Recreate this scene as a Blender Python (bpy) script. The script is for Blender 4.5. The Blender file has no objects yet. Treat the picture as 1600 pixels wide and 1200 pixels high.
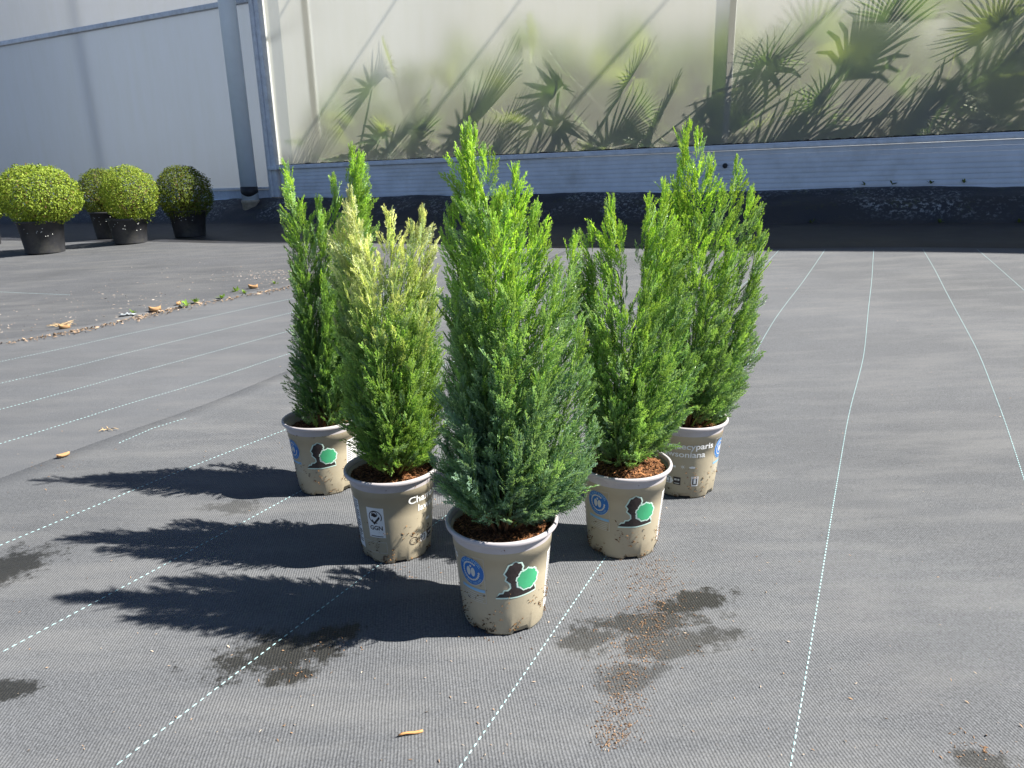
import bpy, bmesh, math, random
import numpy as np
from mathutils import Vector, Matrix, noise as mnoise

rng = np.random.default_rng(7)
random.seed(7)
SC = bpy.context.scene
COL = SC.collection
R_ = math.radians

# ------------------------------------------------------------------ camera
PITCH, ROLL, CAMH, FPX = R_(15.7), .021, .64, 1067.0
_F = np.array([0, math.cos(PITCH), -math.sin(PITCH)])
_R0 = np.array([1., 0, 0]); _U0 = np.array([0, math.sin(PITCH), math.cos(PITCH)])
_R = math.cos(ROLL)*_R0 - math.sin(ROLL)*_U0
_U = math.cos(ROLL)*_U0 + math.sin(ROLL)*_R0
_C = np.array([0, 0, CAMH])
cam_d = bpy.data.cameras.new('camera'); cam = bpy.data.objects.new('camera', cam_d); COL.objects.link(cam)
cam_d.sensor_width = 36; cam_d.lens = 36*FPX/1600; cam_d.clip_start = .05; cam_d.clip_end = 1000
m = Matrix.Identity(4)
for i in range(3):
    m[i][0], m[i][1], m[i][2], m[i][3] = _R[i], _U[i], -_F[i], _C[i]
cam.matrix_world = m
SC.camera = cam

# ------------------------------------------------------------------ sky, sun, exposure
SUN_EL, SUN_AZ = R_(45), R_(95)           # azimuth clockwise from +Y
w = bpy.data.worlds.new('World'); SC.world = w; w.use_nodes = True
nt = w.node_tree; bg = nt.nodes['Background']
sky = nt.nodes.new('ShaderNodeTexSky'); sky.sky_type = 'NISHITA'; sky.sun_disc = False
sky.ozone_density = 3.0; sky.air_density = .62; sky.dust_density = .3; sky.sun_elevation = SUN_EL; sky.sun_rotation = SUN_AZ
nt.links.new(sky.outputs[0], bg.inputs[0]); bg.inputs[1].default_value = .05
sd = bpy.data.lights.new('sun', 'SUN'); sd.energy = 5.0; sd.angle = R_(.53); sd.color = (1, .95, .87)
so = bpy.data.objects.new('sun', sd); COL.objects.link(so)
SUND = Vector((math.sin(SUN_AZ)*math.cos(SUN_EL), math.cos(SUN_AZ)*math.cos(SUN_EL), math.sin(SUN_EL)))
so.rotation_euler = SUND.to_track_quat('Z', 'Y').to_euler(); so.location = (6, -2, 9)
SC.view_settings.view_transform = 'Standard'; SC.view_settings.look = 'None'
SC.view_settings.exposure = 1.36; SC.view_settings.gamma = 1; SC.view_settings.use_curve_mapping = False
SC.render.engine = 'CYCLES'
SC.cycles.max_bounces = 10; SC.cycles.transmission_bounces = 6; SC.cycles.transparent_max_bounces = 12
SC.cycles.caustics_reflective = False; SC.cycles.caustics_refractive = False
SC.cycles.sample_clamp_indirect = 6

# ------------------------------------------------------------------ place geometry helpers
TH = R_(25.1)                                   # the greenhouse wall runs along u, v points at it
Uv = np.array([math.cos(TH), -math.sin(TH)]); Vv = np.array([math.sin(TH), math.cos(TH)])
VW = 6.7                                        # wall plane

def uv2w(u, v): return np.array([u*Uv[0]+v*Vv[0], u*Uv[1]+v*Vv[1]])
def zg(x, y):
    x = np.asarray(x, float); y = np.asarray(y, float)
    v = x*Vv[0]+y*Vv[1]; u = x*Uv[0]+y*Uv[1]
    vv = np.clip(v, -50, 6.25)
    z = .07*.12*np.log1p(np.exp((vv-1.6)/.12))
    k = np.clip((v-1.8)/1.5, 0, 1)*np.clip((9-np.abs(v))/3, 0, 1)
    return z + k*.006*np.sin(2.3*u+.7*v)*np.sin(1.9*v+.4*u+1)
def ray(px, py):
    return _F + (px-800)/FPX*_R - (py-600)/FPX*_U
def gpt(px, py, dz=0.):
    r = ray(px, py); lo, hi = .2, 60.
    t = lo
    while t < hi:
        p = _C+t*r
        if p[2] < zg(p[0], p[1])+dz: break
        t *= 1.02
    a, b = t/1.02, t
    for _ in range(40):
        mth = (a+b)/2; p = _C+mth*r
        if p[2] < zg(p[0], p[1])+dz: b = mth
        else: a = mth
    return _C+b*r
def ypt(px, py, y):
    r = ray(px, py); return _C+r*(y/r[1])
def vpt(px, py, v):
    r = ray(px, py); t = v/(r[0]*Vv[0]+r[1]*Vv[1]); return _C+t*r

# ------------------------------------------------------------------ object helpers
def link(o, parent=None):
    COL.objects.link(o)
    if parent is not None: o.parent = parent
    return o
def tag(o, label=None, cat=None, group=None, kind=None):
    if label: o['label'] = label
    if cat: o['category'] = cat
    if group: o['group'] = group
    if kind: o['kind'] = kind
    return o
def empty(name, loc, rz=0):
    o = bpy.data.objects.new(name, None); o.location = loc; o.rotation_euler = (0, 0, rz)
    o.empty_display_size = .1
    return link(o)
def meshobj(name, V, faces, mat, parent=None, cols=None, smooth=False):
    """V (n,3); faces: array (m,k) or list of such arrays"""
    me = bpy.data.meshes.new(name)
    V = np.asarray(V, np.float32)
    if isinstance(faces, np.ndarray): faces = [faces]
    faces = [np.asarray(f, np.int32) for f in faces if len(f)]
    me.vertices.add(len(V)); me.vertices.foreach_set('co', V.ravel())
    nl = sum(f.size for f in faces); nf = sum(len(f) for f in faces)
    me.loops.add(nl); me.polygons.add(nf)
    me.loops.foreach_set('vertex_index', np.concatenate([f.ravel() for f in faces]))
    tot = np.concatenate([np.full(len(f), f.shape[1], np.int32) for f in faces])
    st = np.concatenate([[0], np.cumsum(tot)[:-1]]).astype(np.int32)
    me.polygons.foreach_set('loop_start', st)
    try: me.polygons.foreach_set('loop_total', tot)
    except Exception: pass
    if smooth: me.polygons.foreach_set('use_smooth', np.ones(nf, bool))
    me.update(calc_edges=True); me.validate()
    if cols is not None:
        a = me.color_attributes.new('Col', 'FLOAT_COLOR', 'POINT')
        c = np.ones((len(V), 4), np.float32); c[:, :3] = cols
        a.data.foreach_set('color', c.ravel())
    me.materials.append(mat)
    return link(bpy.data.objects.new(name, me), parent)
def bmobj(name, bm, mat, parent=None, smooth=False):
    me = bpy.data.meshes.new(name); bm.to_mesh(me); bm.free()
    if smooth:
        for p in me.polygons: p.use_smooth = True
    me.materials.append(mat)
    return link(bpy.data.objects.new(name, me), parent)
class MB:
    def __init__(s): s.v = []; s.q = []; s.t = []; s.n = 0
    def add(s, V, Q=(), T=()):
        V = np.asarray(V, float)
        if len(Q): s.q.append(np.asarray(Q)+s.n)
        if len(T): s.t.append(np.asarray(T)+s.n)
        s.v.append(V); s.n += len(V)
    def box(s, o, a, b, c):          # corner o and three edge vectors
        o, a, b, c = [np.asarray(k, float) for k in (o, a, b, c)]
        V = [o, o+a, o+a+b, o+b, o+c, o+a+c, o+a+b+c, o+b+c]
        s.add(V, [(0,3,2,1),(4,5,6,7),(0,1,5,4),(1,2,6,5),(2,3,7,6),(3,0,4,7)])
    def tube(s, pts, rad, n=8, cap=True):
        pts = np.asarray(pts, float); k = len(pts); rad = np.broadcast_to(rad, k)
        tg = np.gradient(pts, axis=0); tg /= np.linalg.norm(tg, axis=1)[:, None]+1e-9
        ref = np.array([0, 0, 1.]) if abs(tg[0][2]) < .9 else np.array([1., 0, 0])
        V = []
        for i in range(k):
            a = np.cross(tg[i], ref); a /= np.linalg.norm(a)+1e-9; b = np.cross(tg[i], a)
            for j in range(n):
                t = 2*math.pi*j/n; V.append(pts[i]+rad[i]*(a*math.cos(t)+b*math.sin(t)))
        Q = [(i*n+j, i*n+(j+1) % n, (i+1)*n+(j+1) % n, (i+1)*n+j) for i in range(k-1) for j in range(n)]
        V.append(pts[0]); V.append(pts[-1]); T = []
        if cap:
            T = [(k*n, (j+1) % n, j) for j in range(n)]+[(k*n+1, (k-1)*n+j, (k-1)*n+(j+1) % n) for j in range(n)]
        s.add(V, Q, T)
    def lathe(s, prof, n=48, fz=None, c=(0, 0, 0)):
        V = []; k = len(prof)
        for i, (r, z) in enumerate(prof):
            for j in range(n):
                t = 2*math.pi*j/n
                V.append((c[0]+r*math.cos(t), c[1]+r*math.sin(t), c[2]+(z if fz is None else fz(i, t, z))))
        Q = [(i*n+j, i*n+(j+1) % n, (i+1)*n+(j+1) % n, (i+1)*n+j) for i in range(k-1) for j in range(n)]
        s.add(V, Q)
    def build(s, name, mat, parent=None, smooth=False, cols=None):
        return meshobj(name, np.concatenate(s.v), [np.concatenate(f) for f in (s.q, s.t) if f], mat, parent, cols, smooth)
def U3(u, v, z): p = uv2w(u, v); return np.array([p[0], p[1], z])
def ubox(name, u0, u1, v0, v1, z0, z1, mat, parent=None, bev=0):
    mb = MB(); mb.box(U3(u0, v0, z0), U3(u1-u0, 0, 0), U3(0, v1-v0, 0), (0, 0, z1-z0))
    o = mb.build(name, mat, parent)
    if bev:
        b = o.modifiers.new('b', 'BEVEL'); b.width = bev; b.segments = 2
    return o

# ------------------------------------------------------------------ materials
class NT:
    def __init__(s, name):
        s.m = bpy.data.materials.new(name); s.m.use_nodes = True; s.t = s.m.node_tree
        s.p = s.t.nodes['Principled BSDF']; s.out = s.t.nodes['Material Output']
    def n(s, ty, **k):
        x = s.t.nodes.new(ty)
        for a, b in k.items(): setattr(x, a, b)
        return x
    def set(s, sock, val):
        if isinstance(val, bpy.types.NodeSocket): s.t.links.new(val, sock)
        else: sock.default_value = val
    def math(s, op, a, b=None, c=None, clamp=False):
        x = s.n('ShaderNodeMath', operation=op, use_clamp=clamp)
        for i, q in enumerate((a, b, c)):
            if q is not None: s.set(x.inputs[i], q)
        return x.outputs[0]
    def vec(s, op, a, b=None):
        x = s.n('ShaderNodeVectorMath', operation=op); s.set(x.inputs[0], a)
        if b is not None: s.set(x.inputs[1], b)
        return x.outputs['Value' if op in ('LENGTH', 'DOT_PRODUCT', 'DISTANCE') else 'Vector']
    def coord(s): return s.n('ShaderNodeTexCoord').outputs['Object']
    def pos(s): return s.n('ShaderNodeNewGeometry').outputs['Position']
    def noise(s, vec, scale, detail=3, rough=.55, dist=0):
        x = s.n('ShaderNodeTexNoise'); s.set(x.inputs['Vector'], vec)
        x.inputs['Scale'].default_value = scale; x.inputs['Detail'].default_value = detail
        x.inputs['Roughness'].default_value = rough; x.inputs['Distortion'].default_value = dist
        return x.outputs['Fac']
    def mapr(s, v, a, b, c=0., d=1., smooth=False):
        x = s.n('ShaderNodeMapRange'); x.clamp = True
        if smooth: x.interpolation_type = 'SMOOTHSTEP'
        s.set(x.inputs[0], v)
        for i, q in enumerate((a, b, c, d)): s.set(x.inputs[i+1], q)
        return x.outputs[0]
    def mix(s, f, a, b, mode='MIX'):
        x = s.n('ShaderNodeMix', data_type='RGBA', blend_type=mode)
        s.set(x.inputs[0], f)
        for sock, q in ((x.inputs[6], a), (x.inputs[7], b)):
            s.set(sock, (q[0], q[1], q[2], 1) if isinstance(q, tuple) else q)
        return x.outputs[2]
    def bump(s, h, strength, dist):
        x = s.n('ShaderNodeBump'); x.inputs['Strength'].default_value = strength
        x.inputs['Distance'].default_value = dist; s.set(x.inputs['Height'], h)
        s.t.links.new(x.outputs[0], s.p.inputs['Normal']); return x
    def base(s, c): s.set(s.p.inputs['Base Color'], (c[0], c[1], c[2], 1) if isinstance(c, tuple) else c)
    def rough(s, r): s.set(s.p.inputs['Roughness'], r)
    def spec(s, r): s.p.inputs['Specular IOR Level'].default_value = r

def simple(name, c, rough=.6, var=.15, scale=30, bump=0, spec=.4, dirt=None):
    k = NT(name); co = k.coord()
    f = k.noise(co, scale, 4)
    f2 = k.mapr(f, .3, .7, 1-var, 1+var)
    col = k.mix(1., c, k.vec('MULTIPLY', (1, 1, 1), k.n('ShaderNodeCombineXYZ').outputs[0]) if False else (1., 1., 1.), 'MULTIPLY')
    h = k.n('ShaderNodeHueSaturation'); h.inputs['Color'].default_value = (*c, 1); k.set(h.inputs['Value'], f2)
    col = h.outputs[0]
    if dirt:
        dn = k.noise(co, scale*.35, 6, .7)
        col = k.mix(k.mapr(dn, .52, .72, 0, dirt[3]), col, tuple(dirt[:3]))
    k.base(col); k.rough(rough); k.spec(spec)
    if bump: k.bump(f, 1., bump)
    return k.m

def fabric(name, c, weave, stains=(), dust=(.19, .192, .192), dustamt=.45, speck=.35):
    k = NT(name); P = k.pos()
    # rib frame of the woven tapes
    a = R_(-7.7); rd = (math.cos(a), -math.sin(a), 0); qd = (math.sin(a), math.cos(a), 0)
    wob = k.math('MULTIPLY', k.math('SUBTRACT', k.noise(P, 12, 3, .6), .5), .006)
    r = k.math('ADD', k.vec('DOT_PRODUCT', P, rd), wob)
    q = k.vec('DOT_PRODUCT', P, qd)
    rib = k.math('SINE', k.math('MULTIPLY', r, 2*math.pi/.0042))
    row = k.math('FLOOR', k.math('MULTIPLY', r, 1/.0042))
    seg = k.math('SINE', k.math('ADD', k.math('MULTIPLY', q, 2*math.pi/.0048), k.math('MULTIPLY', row, 2.4)))
    h = k.math('ADD', k.math('MULTIPLY', rib, .65), k.math('MULTIPLY', seg, .3))
    fine = k.noise(P, 300, 3, .75)
    big = k.noise(P, 1.1, 5, .6)
    str_ = k.n('ShaderNodeMapping'); str_.inputs['Scale'].default_value = (.5, 2.2, 1)
    k.set(str_.inputs['Vector'], P)
    med = k.noise(str_.outputs[0], 4.2, 6, .68)
    val = k.math('ADD', 1., k.math('MULTIPLY', h, weave))
    val = k.math('MULTIPLY', val, k.mapr(fine, .25, .75, 1-speck, 1+speck))
    val = k.math('MULTIPLY', val, k.mapr(big, .3, .7, .82, 1.16))
    hs = k.n('ShaderNodeHueSaturation'); hs.inputs['Color'].default_value = (*c, 1); k.set(hs.inputs['Value'], val)
    col = k.mix(k.mapr(med, .45, .68, 0, dustamt), hs.outputs[0], dust)
    brn = k.noise(P, 55, 5, .75)
    col = k.mix(k.mapr(brn, .64, .8, 0, .22), col, (.15, .115, .08))
    rgh = .82
    if stains:
        n1 = k.noise(P, 17, 5, .7); n2 = k.noise(P, 110, 4, .75); mk = None
        for (sx, sy, rx, ry, rot, amt) in stains:
            mp = k.n('ShaderNodeMapping', vector_type='TEXTURE')
            mp.inputs['Location'].default_value = (sx, sy, 0); mp.inputs['Rotation'].default_value = (0, 0, rot)
            mp.inputs['Scale'].default_value = (rx, ry, 1e3); k.set(mp.inputs['Vector'], P)
            d = k.vec('LENGTH', mp.outputs[0])
            d = k.math('ADD', d, k.math('ADD', k.math('MULTIPLY', k.math('SUBTRACT', n1, .5), 2.8), k.math('MULTIPLY', k.math('SUBTRACT', n2, .5), 1.5)))
            mm = k.math('MULTIPLY', k.mapr(d, 1.06, .66, 0, 1), amt)
            mk = mm if mk is None else k.math('MAXIMUM', mk, mm)
        wet = k.mix(1., col, (.25, .24, .21), 'MULTIPLY')
        col = k.mix(mk, col, wet)
        rgh = k.mapr(mk, 0, 1, .82, .5)
    k.base(col); k.rough(rgh); k.spec(.3)
    k.bump(k.math('ADD', k.math('ADD', k.math('MULTIPLY', h, .7), k.math('MULTIPLY', fine, 1.6)), k.math('MULTIPLY', k.noise(str_.outputs[0], 7, 3), 2.6)), .6, .0009)
    return k.m

def leafmat(name, trans=.3, rough=.5, spec=.7):
    k = NT(name)
    a = k.n('ShaderNodeAttribute', attribute_name='Col').outputs['Color']
    k.base(a); k.rough(rough); k.spec(spec)
    tr = k.n('ShaderNodeBsdfTranslucent')
    k.set(tr.inputs[0], k.mix(1., a, (1.25, 1.2, .5), 'MULTIPLY'))
    mx = k.n('ShaderNodeMixShader'); mx.inputs[0].default_value = trans
    k.t.links.new(k.p.outputs[0], mx.inputs[1]); k.t.links.new(tr.outputs[0], mx.inputs[2])
    k.t.links.new(mx.outputs[0], k.out.inputs[0])
    return k.m

def pane_mat(name, tr_col, tr_amt, rough, tint, algae=0.):
    k = NT(name); k.t.nodes.remove(k.p); P = k.pos()
    st = k.n('ShaderNodeMapping'); st.inputs['Scale'].default_value = (3, 3, .45); k.set(st.inputs['Vector'], P)
    n = k.noise(st.outputs[0], 2.2, 5, .65)
    c = k.mix(k.mapr(n, .35, .75, 0, .35+algae), tr_col, (tr_col[0]*.78, tr_col[1]*.78, tr_col[2]*.6))
    t = k.n('ShaderNodeBsdfTranslucent'); k.set(t.inputs[0], c)
    r = k.n('ShaderNodeBsdfRefraction'); r.inputs['IOR'].default_value = 1.4
    r.inputs['Roughness'].default_value = rough; r.inputs[0].default_value = (*tint, 1)
    a = k.n('ShaderNodeMixShader'); a.inputs[0].default_value = tr_amt
    k.t.links.new(r.outputs[0], a.inputs[1]); k.t.links.new(t.outputs[0], a.inputs[2])
    d = k.n('ShaderNodeBsdfDiffuse'); k.set(d.inputs[0], c)
    b = k.n('ShaderNodeMixShader'); b.inputs[0].default_value = .2
    k.t.links.new(a.outputs[0], b.inputs[1]); k.t.links.new(d.outputs[0], b.inputs[2])
    g = k.n('ShaderNodeBsdfGlossy'); g.inputs['Roughness'].default_value = .28
    fr = k.n('ShaderNodeFresnel'); fr.inputs[0].default_value = 1.35
    e = k.n('ShaderNodeMixShader'); k.t.links.new(fr.outputs[0], e.inputs[0])
    k.t.links.new(b.outputs[0], e.inputs[1]); k.t.links.new(g.outputs[0], e.inputs[2])
    k.t.links.new(e.outputs[0], k.out.inputs[0])
    return k.m
def film_mat(name, c, clear=False):
    k = NT(name); k.t.nodes.remove(k.p)
    if clear:
        a = k.n('ShaderNodeBsdfTransparent'); a.inputs[0].default_value = (*c, 1)
        b = k.n('ShaderNodeBsdfGlossy'); b.inputs['Roughness'].default_value = .08; f = .06
    else:
        a = k.n('ShaderNodeBsdfTranslucent'); a.inputs[0].default_value = (*c, 1)
        b = k.n('ShaderNodeBsdfDiffuse'); b.inputs[0].default_value = (*c, 1); f = .5
    mx = k.n('ShaderNodeMixShader'); mx.inputs[0].default_value = f
    k.t.links.new(a.outputs[0], mx.inputs[1]); k.t.links.new(b.outputs[0], mx.inputs[2])
    k.t.links.new(mx.outputs[0], k.out.inputs[0])
    return k.m

def gs(px, py, rx, ry, rot, amt=1.): p = gpt(px, py); return (p[0], p[1], rx, ry, rot, amt)
STAINS = [gs(420, 1025, .105, .05, .15), gs(510, 995, .055, .03, .3), gs(455, 1060, .04, .02, .3),
          gs(1075, 945, .075, .035, .45), gs(1010, 975, .12, .03, .15, .85), gs(1040, 1010, .11, .035, .1, .7),
          gs(930, 1000, .07, .025, .3, .75), gs(980, 1060, .06, .03, .3, .6), gs(1110, 1000, .06, .025, .2, .8),
          gs(10, 890, .075, .085, -.4), gs(5, 1085, .05, .022, 0), gs(1535, 1192, .05, .016, 0, .8),
          gs(370, 795, .07, .035, 0, .55), gs(700, 800, .05, .05, 0, .5)]
M = {}
M['near'] = fabric('woven_fabric', (.108, .114, .123), .14, STAINS, speck=.5)
M['mid'] = fabric('smooth_fabric', (.108, .114, .124), .07, dust=(.165, .167, .170), dustamt=.4)
M['far'] = fabric('dark_fabric', (.088, .092, .10), .05, dust=(.16, .16, .157), dustamt=.45)
M['thread'] = simple('thread', (.38, .58, .60), .6, .15, 60)
def bank_mat():
    k = NT('bank_plastic'); P = k.pos()
    a = k.noise(P, 1.5, 4); b = k.noise(P, 34, 5, .75); z = k.n('ShaderNodeSeparateXYZ'); k.set(z.inputs[0], P)
    f = k.math('MULTIPLY', k.mapr(a, .45, .6), k.mapr(b, .52, .6))
    f = k.math('MULTIPLY', f, k.mapr(z.outputs[2], .36, .46))
    g = k.math('MULTIPLY', k.mapr(k.noise(P, 5, 4), .56, .66), k.mapr(k.noise(P, 40, 3), .5, .62))
    col = k.mix(f, (.028, .029, .035), (.34, .36, .37)); col = k.mix(k.math('MULTIPLY', g, .7), col, (.06, .07, .02))
    k.base(col); k.rough(.55); k.bump(b, .6, .01); return k.m
M['bank'] = bank_mat()
M['apron'] = simple('black_plastic', (.030, .031, .036), .6, .25, 7, .004, dirt=(.07, .065, .05, .5))
def pot_mat():
    k = NT('pot_plastic'); co = k.coord(); z = k.n('ShaderNodeSeparateXYZ'); k.set(z.inputs[0], co)
    oi = k.n('ShaderNodeObjectInfo').outputs['Random']
    off = k.n('ShaderNodeCombineXYZ'); k.set(off.inputs[0], k.math('MULTIPLY', oi, 40.))
    c2 = k.vec('ADD', co, off.outputs[0])
    n = k.noise(c2, 45, 6, .75); n2 = k.noise(c2, 12, 4, .6)
    low = k.mapr(z.outputs[2], .075, .005, 0, 1)
    th = k.math('SUBTRACT', .73, k.math('MULTIPLY', low, .16))
    f = k.mapr(n, th, k.math('ADD', th, .04), 0, .85)
    c = k.mix(k.mapr(n2, .35, .7, 0, .3), (.40, .35, .25), (.345, .30, .215))
    film = k.math('MULTIPLY', k.mapr(k.noise(c2, 30, 5, .7), .4, .7), k.mapr(z.outputs[2], .06, 0, 0, .5))
    c = k.mix(film, c, (.24, .19, .12))
    c = k.mix(f, c, (.07, .038, .02)); k.base(c); k.rough(k.mapr(f, 0, 1, .48, .95)); k.spec(.4)
    k.bump(k.math('ADD', n, k.math('MULTIPLY', f, 1.5)), .35, .001); return k.m
M['pot'] = pot_mat()
M['rim'] = simple('pot_rim', (.47, .44, .45), .45, .1, 25, dirt=(.12, .08, .05, .5))
M['inner'] = simple('pot_inside', (.05, .045, .04), .7)
M['soil'] = simple('soil', (.075, .036, .02), .95, .5, 120, .004)
M['chip'] = leafmat('bark_chip', 0., .9, .15)
M['bark'] = simple('stem_bark', (.15, .085, .045), .85, .4, 90, .002)
M['leaf'] = leafmat('conifer_leaf', .42, .38)
M['shoot'] = leafmat('shoot_bark', 0., .8, .2)
M['box'] = leafmat('boxwood_leaf', .3, .6, .25)
M['palm'] = leafmat('palm_leaf', .5, .4)
M['white'] = simple('print_white', (.74, .75, .74), .5, .05)
M['mint'] = simple('print_mint', (.55, .72, .64), .5, .05)
M['black'] = simple('print_black', (.03, .022, .022), .55, .3, 200)
M['green'] = simple('print_green', (.055, .36, .17), .5, .1, 60)
M['blue'] = simple('print_blue', (.012, .13, .42), .45, .08)
M['ltblue'] = simple('print_light_blue', (.22, .42, .62), .5, .08)
M['pale'] = simple('print_pale', (.52, .53, .5), .5, .05)
M['nursery'] = simple('black_pot', (.035, .036, .04), .5, .3, 12, dirt=(.12, .115, .09, .6))
M['alu'] = simple('painted_aluminium', (.68, .72, .78), .45, .12, 14, dirt=(.22, .19, .14, .35))
M['siding'] = simple('white_siding', (.70, .73, .78), .5, .08, 6, dirt=(.35, .33, .28, .35))
M['pipe'] = simple('grey_pipe', (.82, .91, 1.0), .25, .04, 6)
M['band'] = simple('black_band', (.03, .03, .035), .6)
M['collar'] = simple('beige_collar', (.42, .36, .28), .7, .25, 30)
M['grime'] = simple('grime', (.06, .042, .028), .95, .5, 80, .01)
M['conc'] = simple('inside_floor', (.40, .32, .24), .9, .3, 4)
M['terra'] = simple('brown_pot', (.30, .16, .09), .7, .2, 8)
M['wood'] = simple('orange_twig', (.50, .26, .10), .6, .2, 60)
M['dry'] = simple('dry_leaf', (.42, .25, .12), .7, .35, 60)
M['gravel'] = leafmat('gravel_stone', 0., .9, .2)
M['pane'] = pane_mat('frosted_pane', (.98, .94, .80), .29, .56, (.99, .98, .92))
M['panel'] = pane_mat('frosted_panel_shaded', (.52, .59, .70), .5, .6, (.60, .68, .78))  # the shade on the lower left sheets is in this darker colour
M['film'] = film_mat('white_film', (.82, .82, .80))
M['film_shade'] = film_mat('bay_dimming_film', (.42, .45, .50))  # darker film added out of view to cut the light in the left bay
M['panel_sunlit'] = pane_mat('frosted_panel_sunlit', (.86, .88, .90), .5, .6, (.9, .92, .95))  # same sheet painted lighter to stand for sun on the upper part
M['glass'] = film_mat('roof_glass', (.96, .97, .96), True)
M['scrap'] = simple('plastic_scrap', (.36, .40, .43), .3)

# ================================================================== SETTING
def sheet(name, us, vs, mat, dz=0., edge=None, lower=()):
    Ug, Vg = np.meshgrid(us, vs, indexing='ij')
    if edge is not None: Ug, Vg = edge(Ug, Vg)
    X = Ug*Uv[0]+Vg*Vv[0]; Y = Ug*Uv[1]+Vg*Vv[1]
    D = np.full(X.shape, dz)
    for s_ in lower: D[s_] = .0006
    Z = zg(X, Y)+D
    n, mm = X.shape; idx = np.arange(n*mm).reshape(n, mm)
    Q = np.stack([idx[:-1, :-1], idx[1:, :-1], idx[1:, 1:], idx[:-1, 1:]], -1).reshape(-1, 4)
    return meshobj(name, np.stack([X, Y, Z], -1).reshape(-1, 3), Q, mat, smooth=True)
us = np.concatenate([[-300, -120, -60, -30, -18], np.arange(-13, 6, .12), [8, 15, 30, 60, 120, 300]])
vs = np.concatenate([[-300, -120, -40, -15, -6, -3], np.arange(-1, 6.4, .1), [6.9, 9, 14, 25, 60, 120, 300]])
ground = sheet('ground', us, vs, M['mid']); tag(ground, kind='structure')
EDGE_U = -1.775
def near_edge(U_, V_):
    U_ = U_.copy(); f = np.clip((U_-EDGE_U)/.5, 0, 1)
    U_ += (1-f)*(.012*np.sin(3.1*V_)+.006*np.sin(9*V_+1)); return U_, V_
near = sheet('weed_fabric', np.concatenate([[EDGE_U, EDGE_U+.004], np.arange(EDGE_U+.08, 9, .09)]),
             np.concatenate([np.arange(-2.5, 6.2, .08)]), M['near'], .004, near_edge, [np.s_[0, :]])
tag(near, 'woven grey weed fabric sheet with dashed threads under the conifers', 'weed fabric', kind='structure')
EL = [gpt(x, y) for x, y in ((-60, 549), (0, 537), (60, 527), (120, 517), (200, 500), (290, 479), (380, 462), (450, 449), (520, 437), (600, 425))]
EU = np.array([p[:2]@Uv for p in EL]); EV = np.array([p[:2]@Vv for p in EL])
def left_edge(U_, V_):
    e = np.interp(V_, EV, EU, left=EU[0], right=EU[-1]) + .015*np.sin(7*V_)+.01*np.sin(17*V_+2)
    return U_+e, V_
left = sheet('weed_fabric', np.concatenate([[-30, -12], np.arange(-9, -.1, .12), [-.05, -.008, 0]]),
             np.arange(-1.5, 6.2, .07), M['far'], .012, left_edge, [np.s_[-1, :]])
tag(left, 'darker smooth weed fabric sheet strewn with gravel by the clipped shrubs', 'weed fabric', kind='structure')

# marker threads: a row of stitches along each seam of the fabric
def thread(pts, parent, dz, w=.0021, pitch=.0115, fill=.68):
    P = np.array([gpt(*p)[:2] for p in pts]); 
    # smooth resample
    d = np.concatenate([[0], np.cumsum(np.linalg.norm(np.diff(P, axis=0), axis=1))])
    s = np.arange(0, d[-1], pitch)
    dd = np.linspace(0, d[-1], 60)
    px = np.interp(dd, d, P[:, 0]); py = np.interp(dd, d, P[:, 1])
    for _ in range(6):
        px[1:-1] = (px[:-2]+2*px[1:-1]+px[2:])/4; py[1:-1] = (py[:-2]+2*py[1:-1]+py[2:])/4
    x = np.interp(s, dd, px); y = np.interp(s, dd, py)
    t = np.stack([np.gradient(x), np.gradient(y)], 1); t /= np.linalg.norm(t, axis=1)[:, None]
    nrm = np.stack([-t[:, 1], t[:, 0]], 1)
    L = pitch*fill/2*rng.uniform(.85, 1.1, len(s))
    prof = [(-1, 0, .0003), (-.55, 1, .0006), (.55, 1, .0006), (1, 0, .0003), (.55, -1, .0006), (-.55, -1, .0006), (0, 0, .0017)]
    V = np.zeros((len(s), 7, 3))
    for i, (a, b, h) in enumerate(prof):
        V[:, i, 0] = x+t[:, 0]*a*L+nrm[:, 0]*b*w/2; V[:, i, 1] = y+t[:, 1]*a*L+nrm[:, 1]*b*w/2
        V[:, i, 2] = zg(V[:, i, 0], V[:, i, 1])+dz+h
    T = np.array([(6, i, (i+1) % 6) for i in range(6)])
    F = (np.arange(len(s))[:, None, None]*7+T[None]).reshape(-1, 3)
    o = meshobj('marker_thread', V.reshape(-1, 3), F, M['thread'], parent); o['kind'] = 'stuff'
near_threads = [
    [(660, 1290), (720, 1200), (948, 871), (1052, 718), (1115, 636), (1165, 578), (1210, 500), (1250, 448), (1289, 391)],
    [(60, 1295), (183, 1200), (390, 1040), (600, 880), (735, 780), (900, 660), (1000, 575), (1100, 490), (1170, 440), (1218, 391)],
    [(-120, 1090), (0, 1025), (300, 863), (470, 770), (700, 640), (900, 530), (1060, 450), (1150, 408)],
    [(-120, 905), (0, 856), (265, 745), (470, 664), (700, 570), (880, 500)],
    [(1218, 1300), (1235, 1200), (1262, 1040), (1300, 800), (1325, 650), (1350, 560), (1356, 490), (1362, 440), (1365, 391)],
    [(1650, 905), (1600, 752), (1570, 660), (1530, 555), (1490, 480), (1462, 425), (1442, 391)],
    [(1700, 545), (1600, 455), (1565, 424), (1527, 391)]]
for p in near_threads: thread(p, near, .004)
thread([(188, 694), (240, 671), (290, 656)], near, .004)
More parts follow.
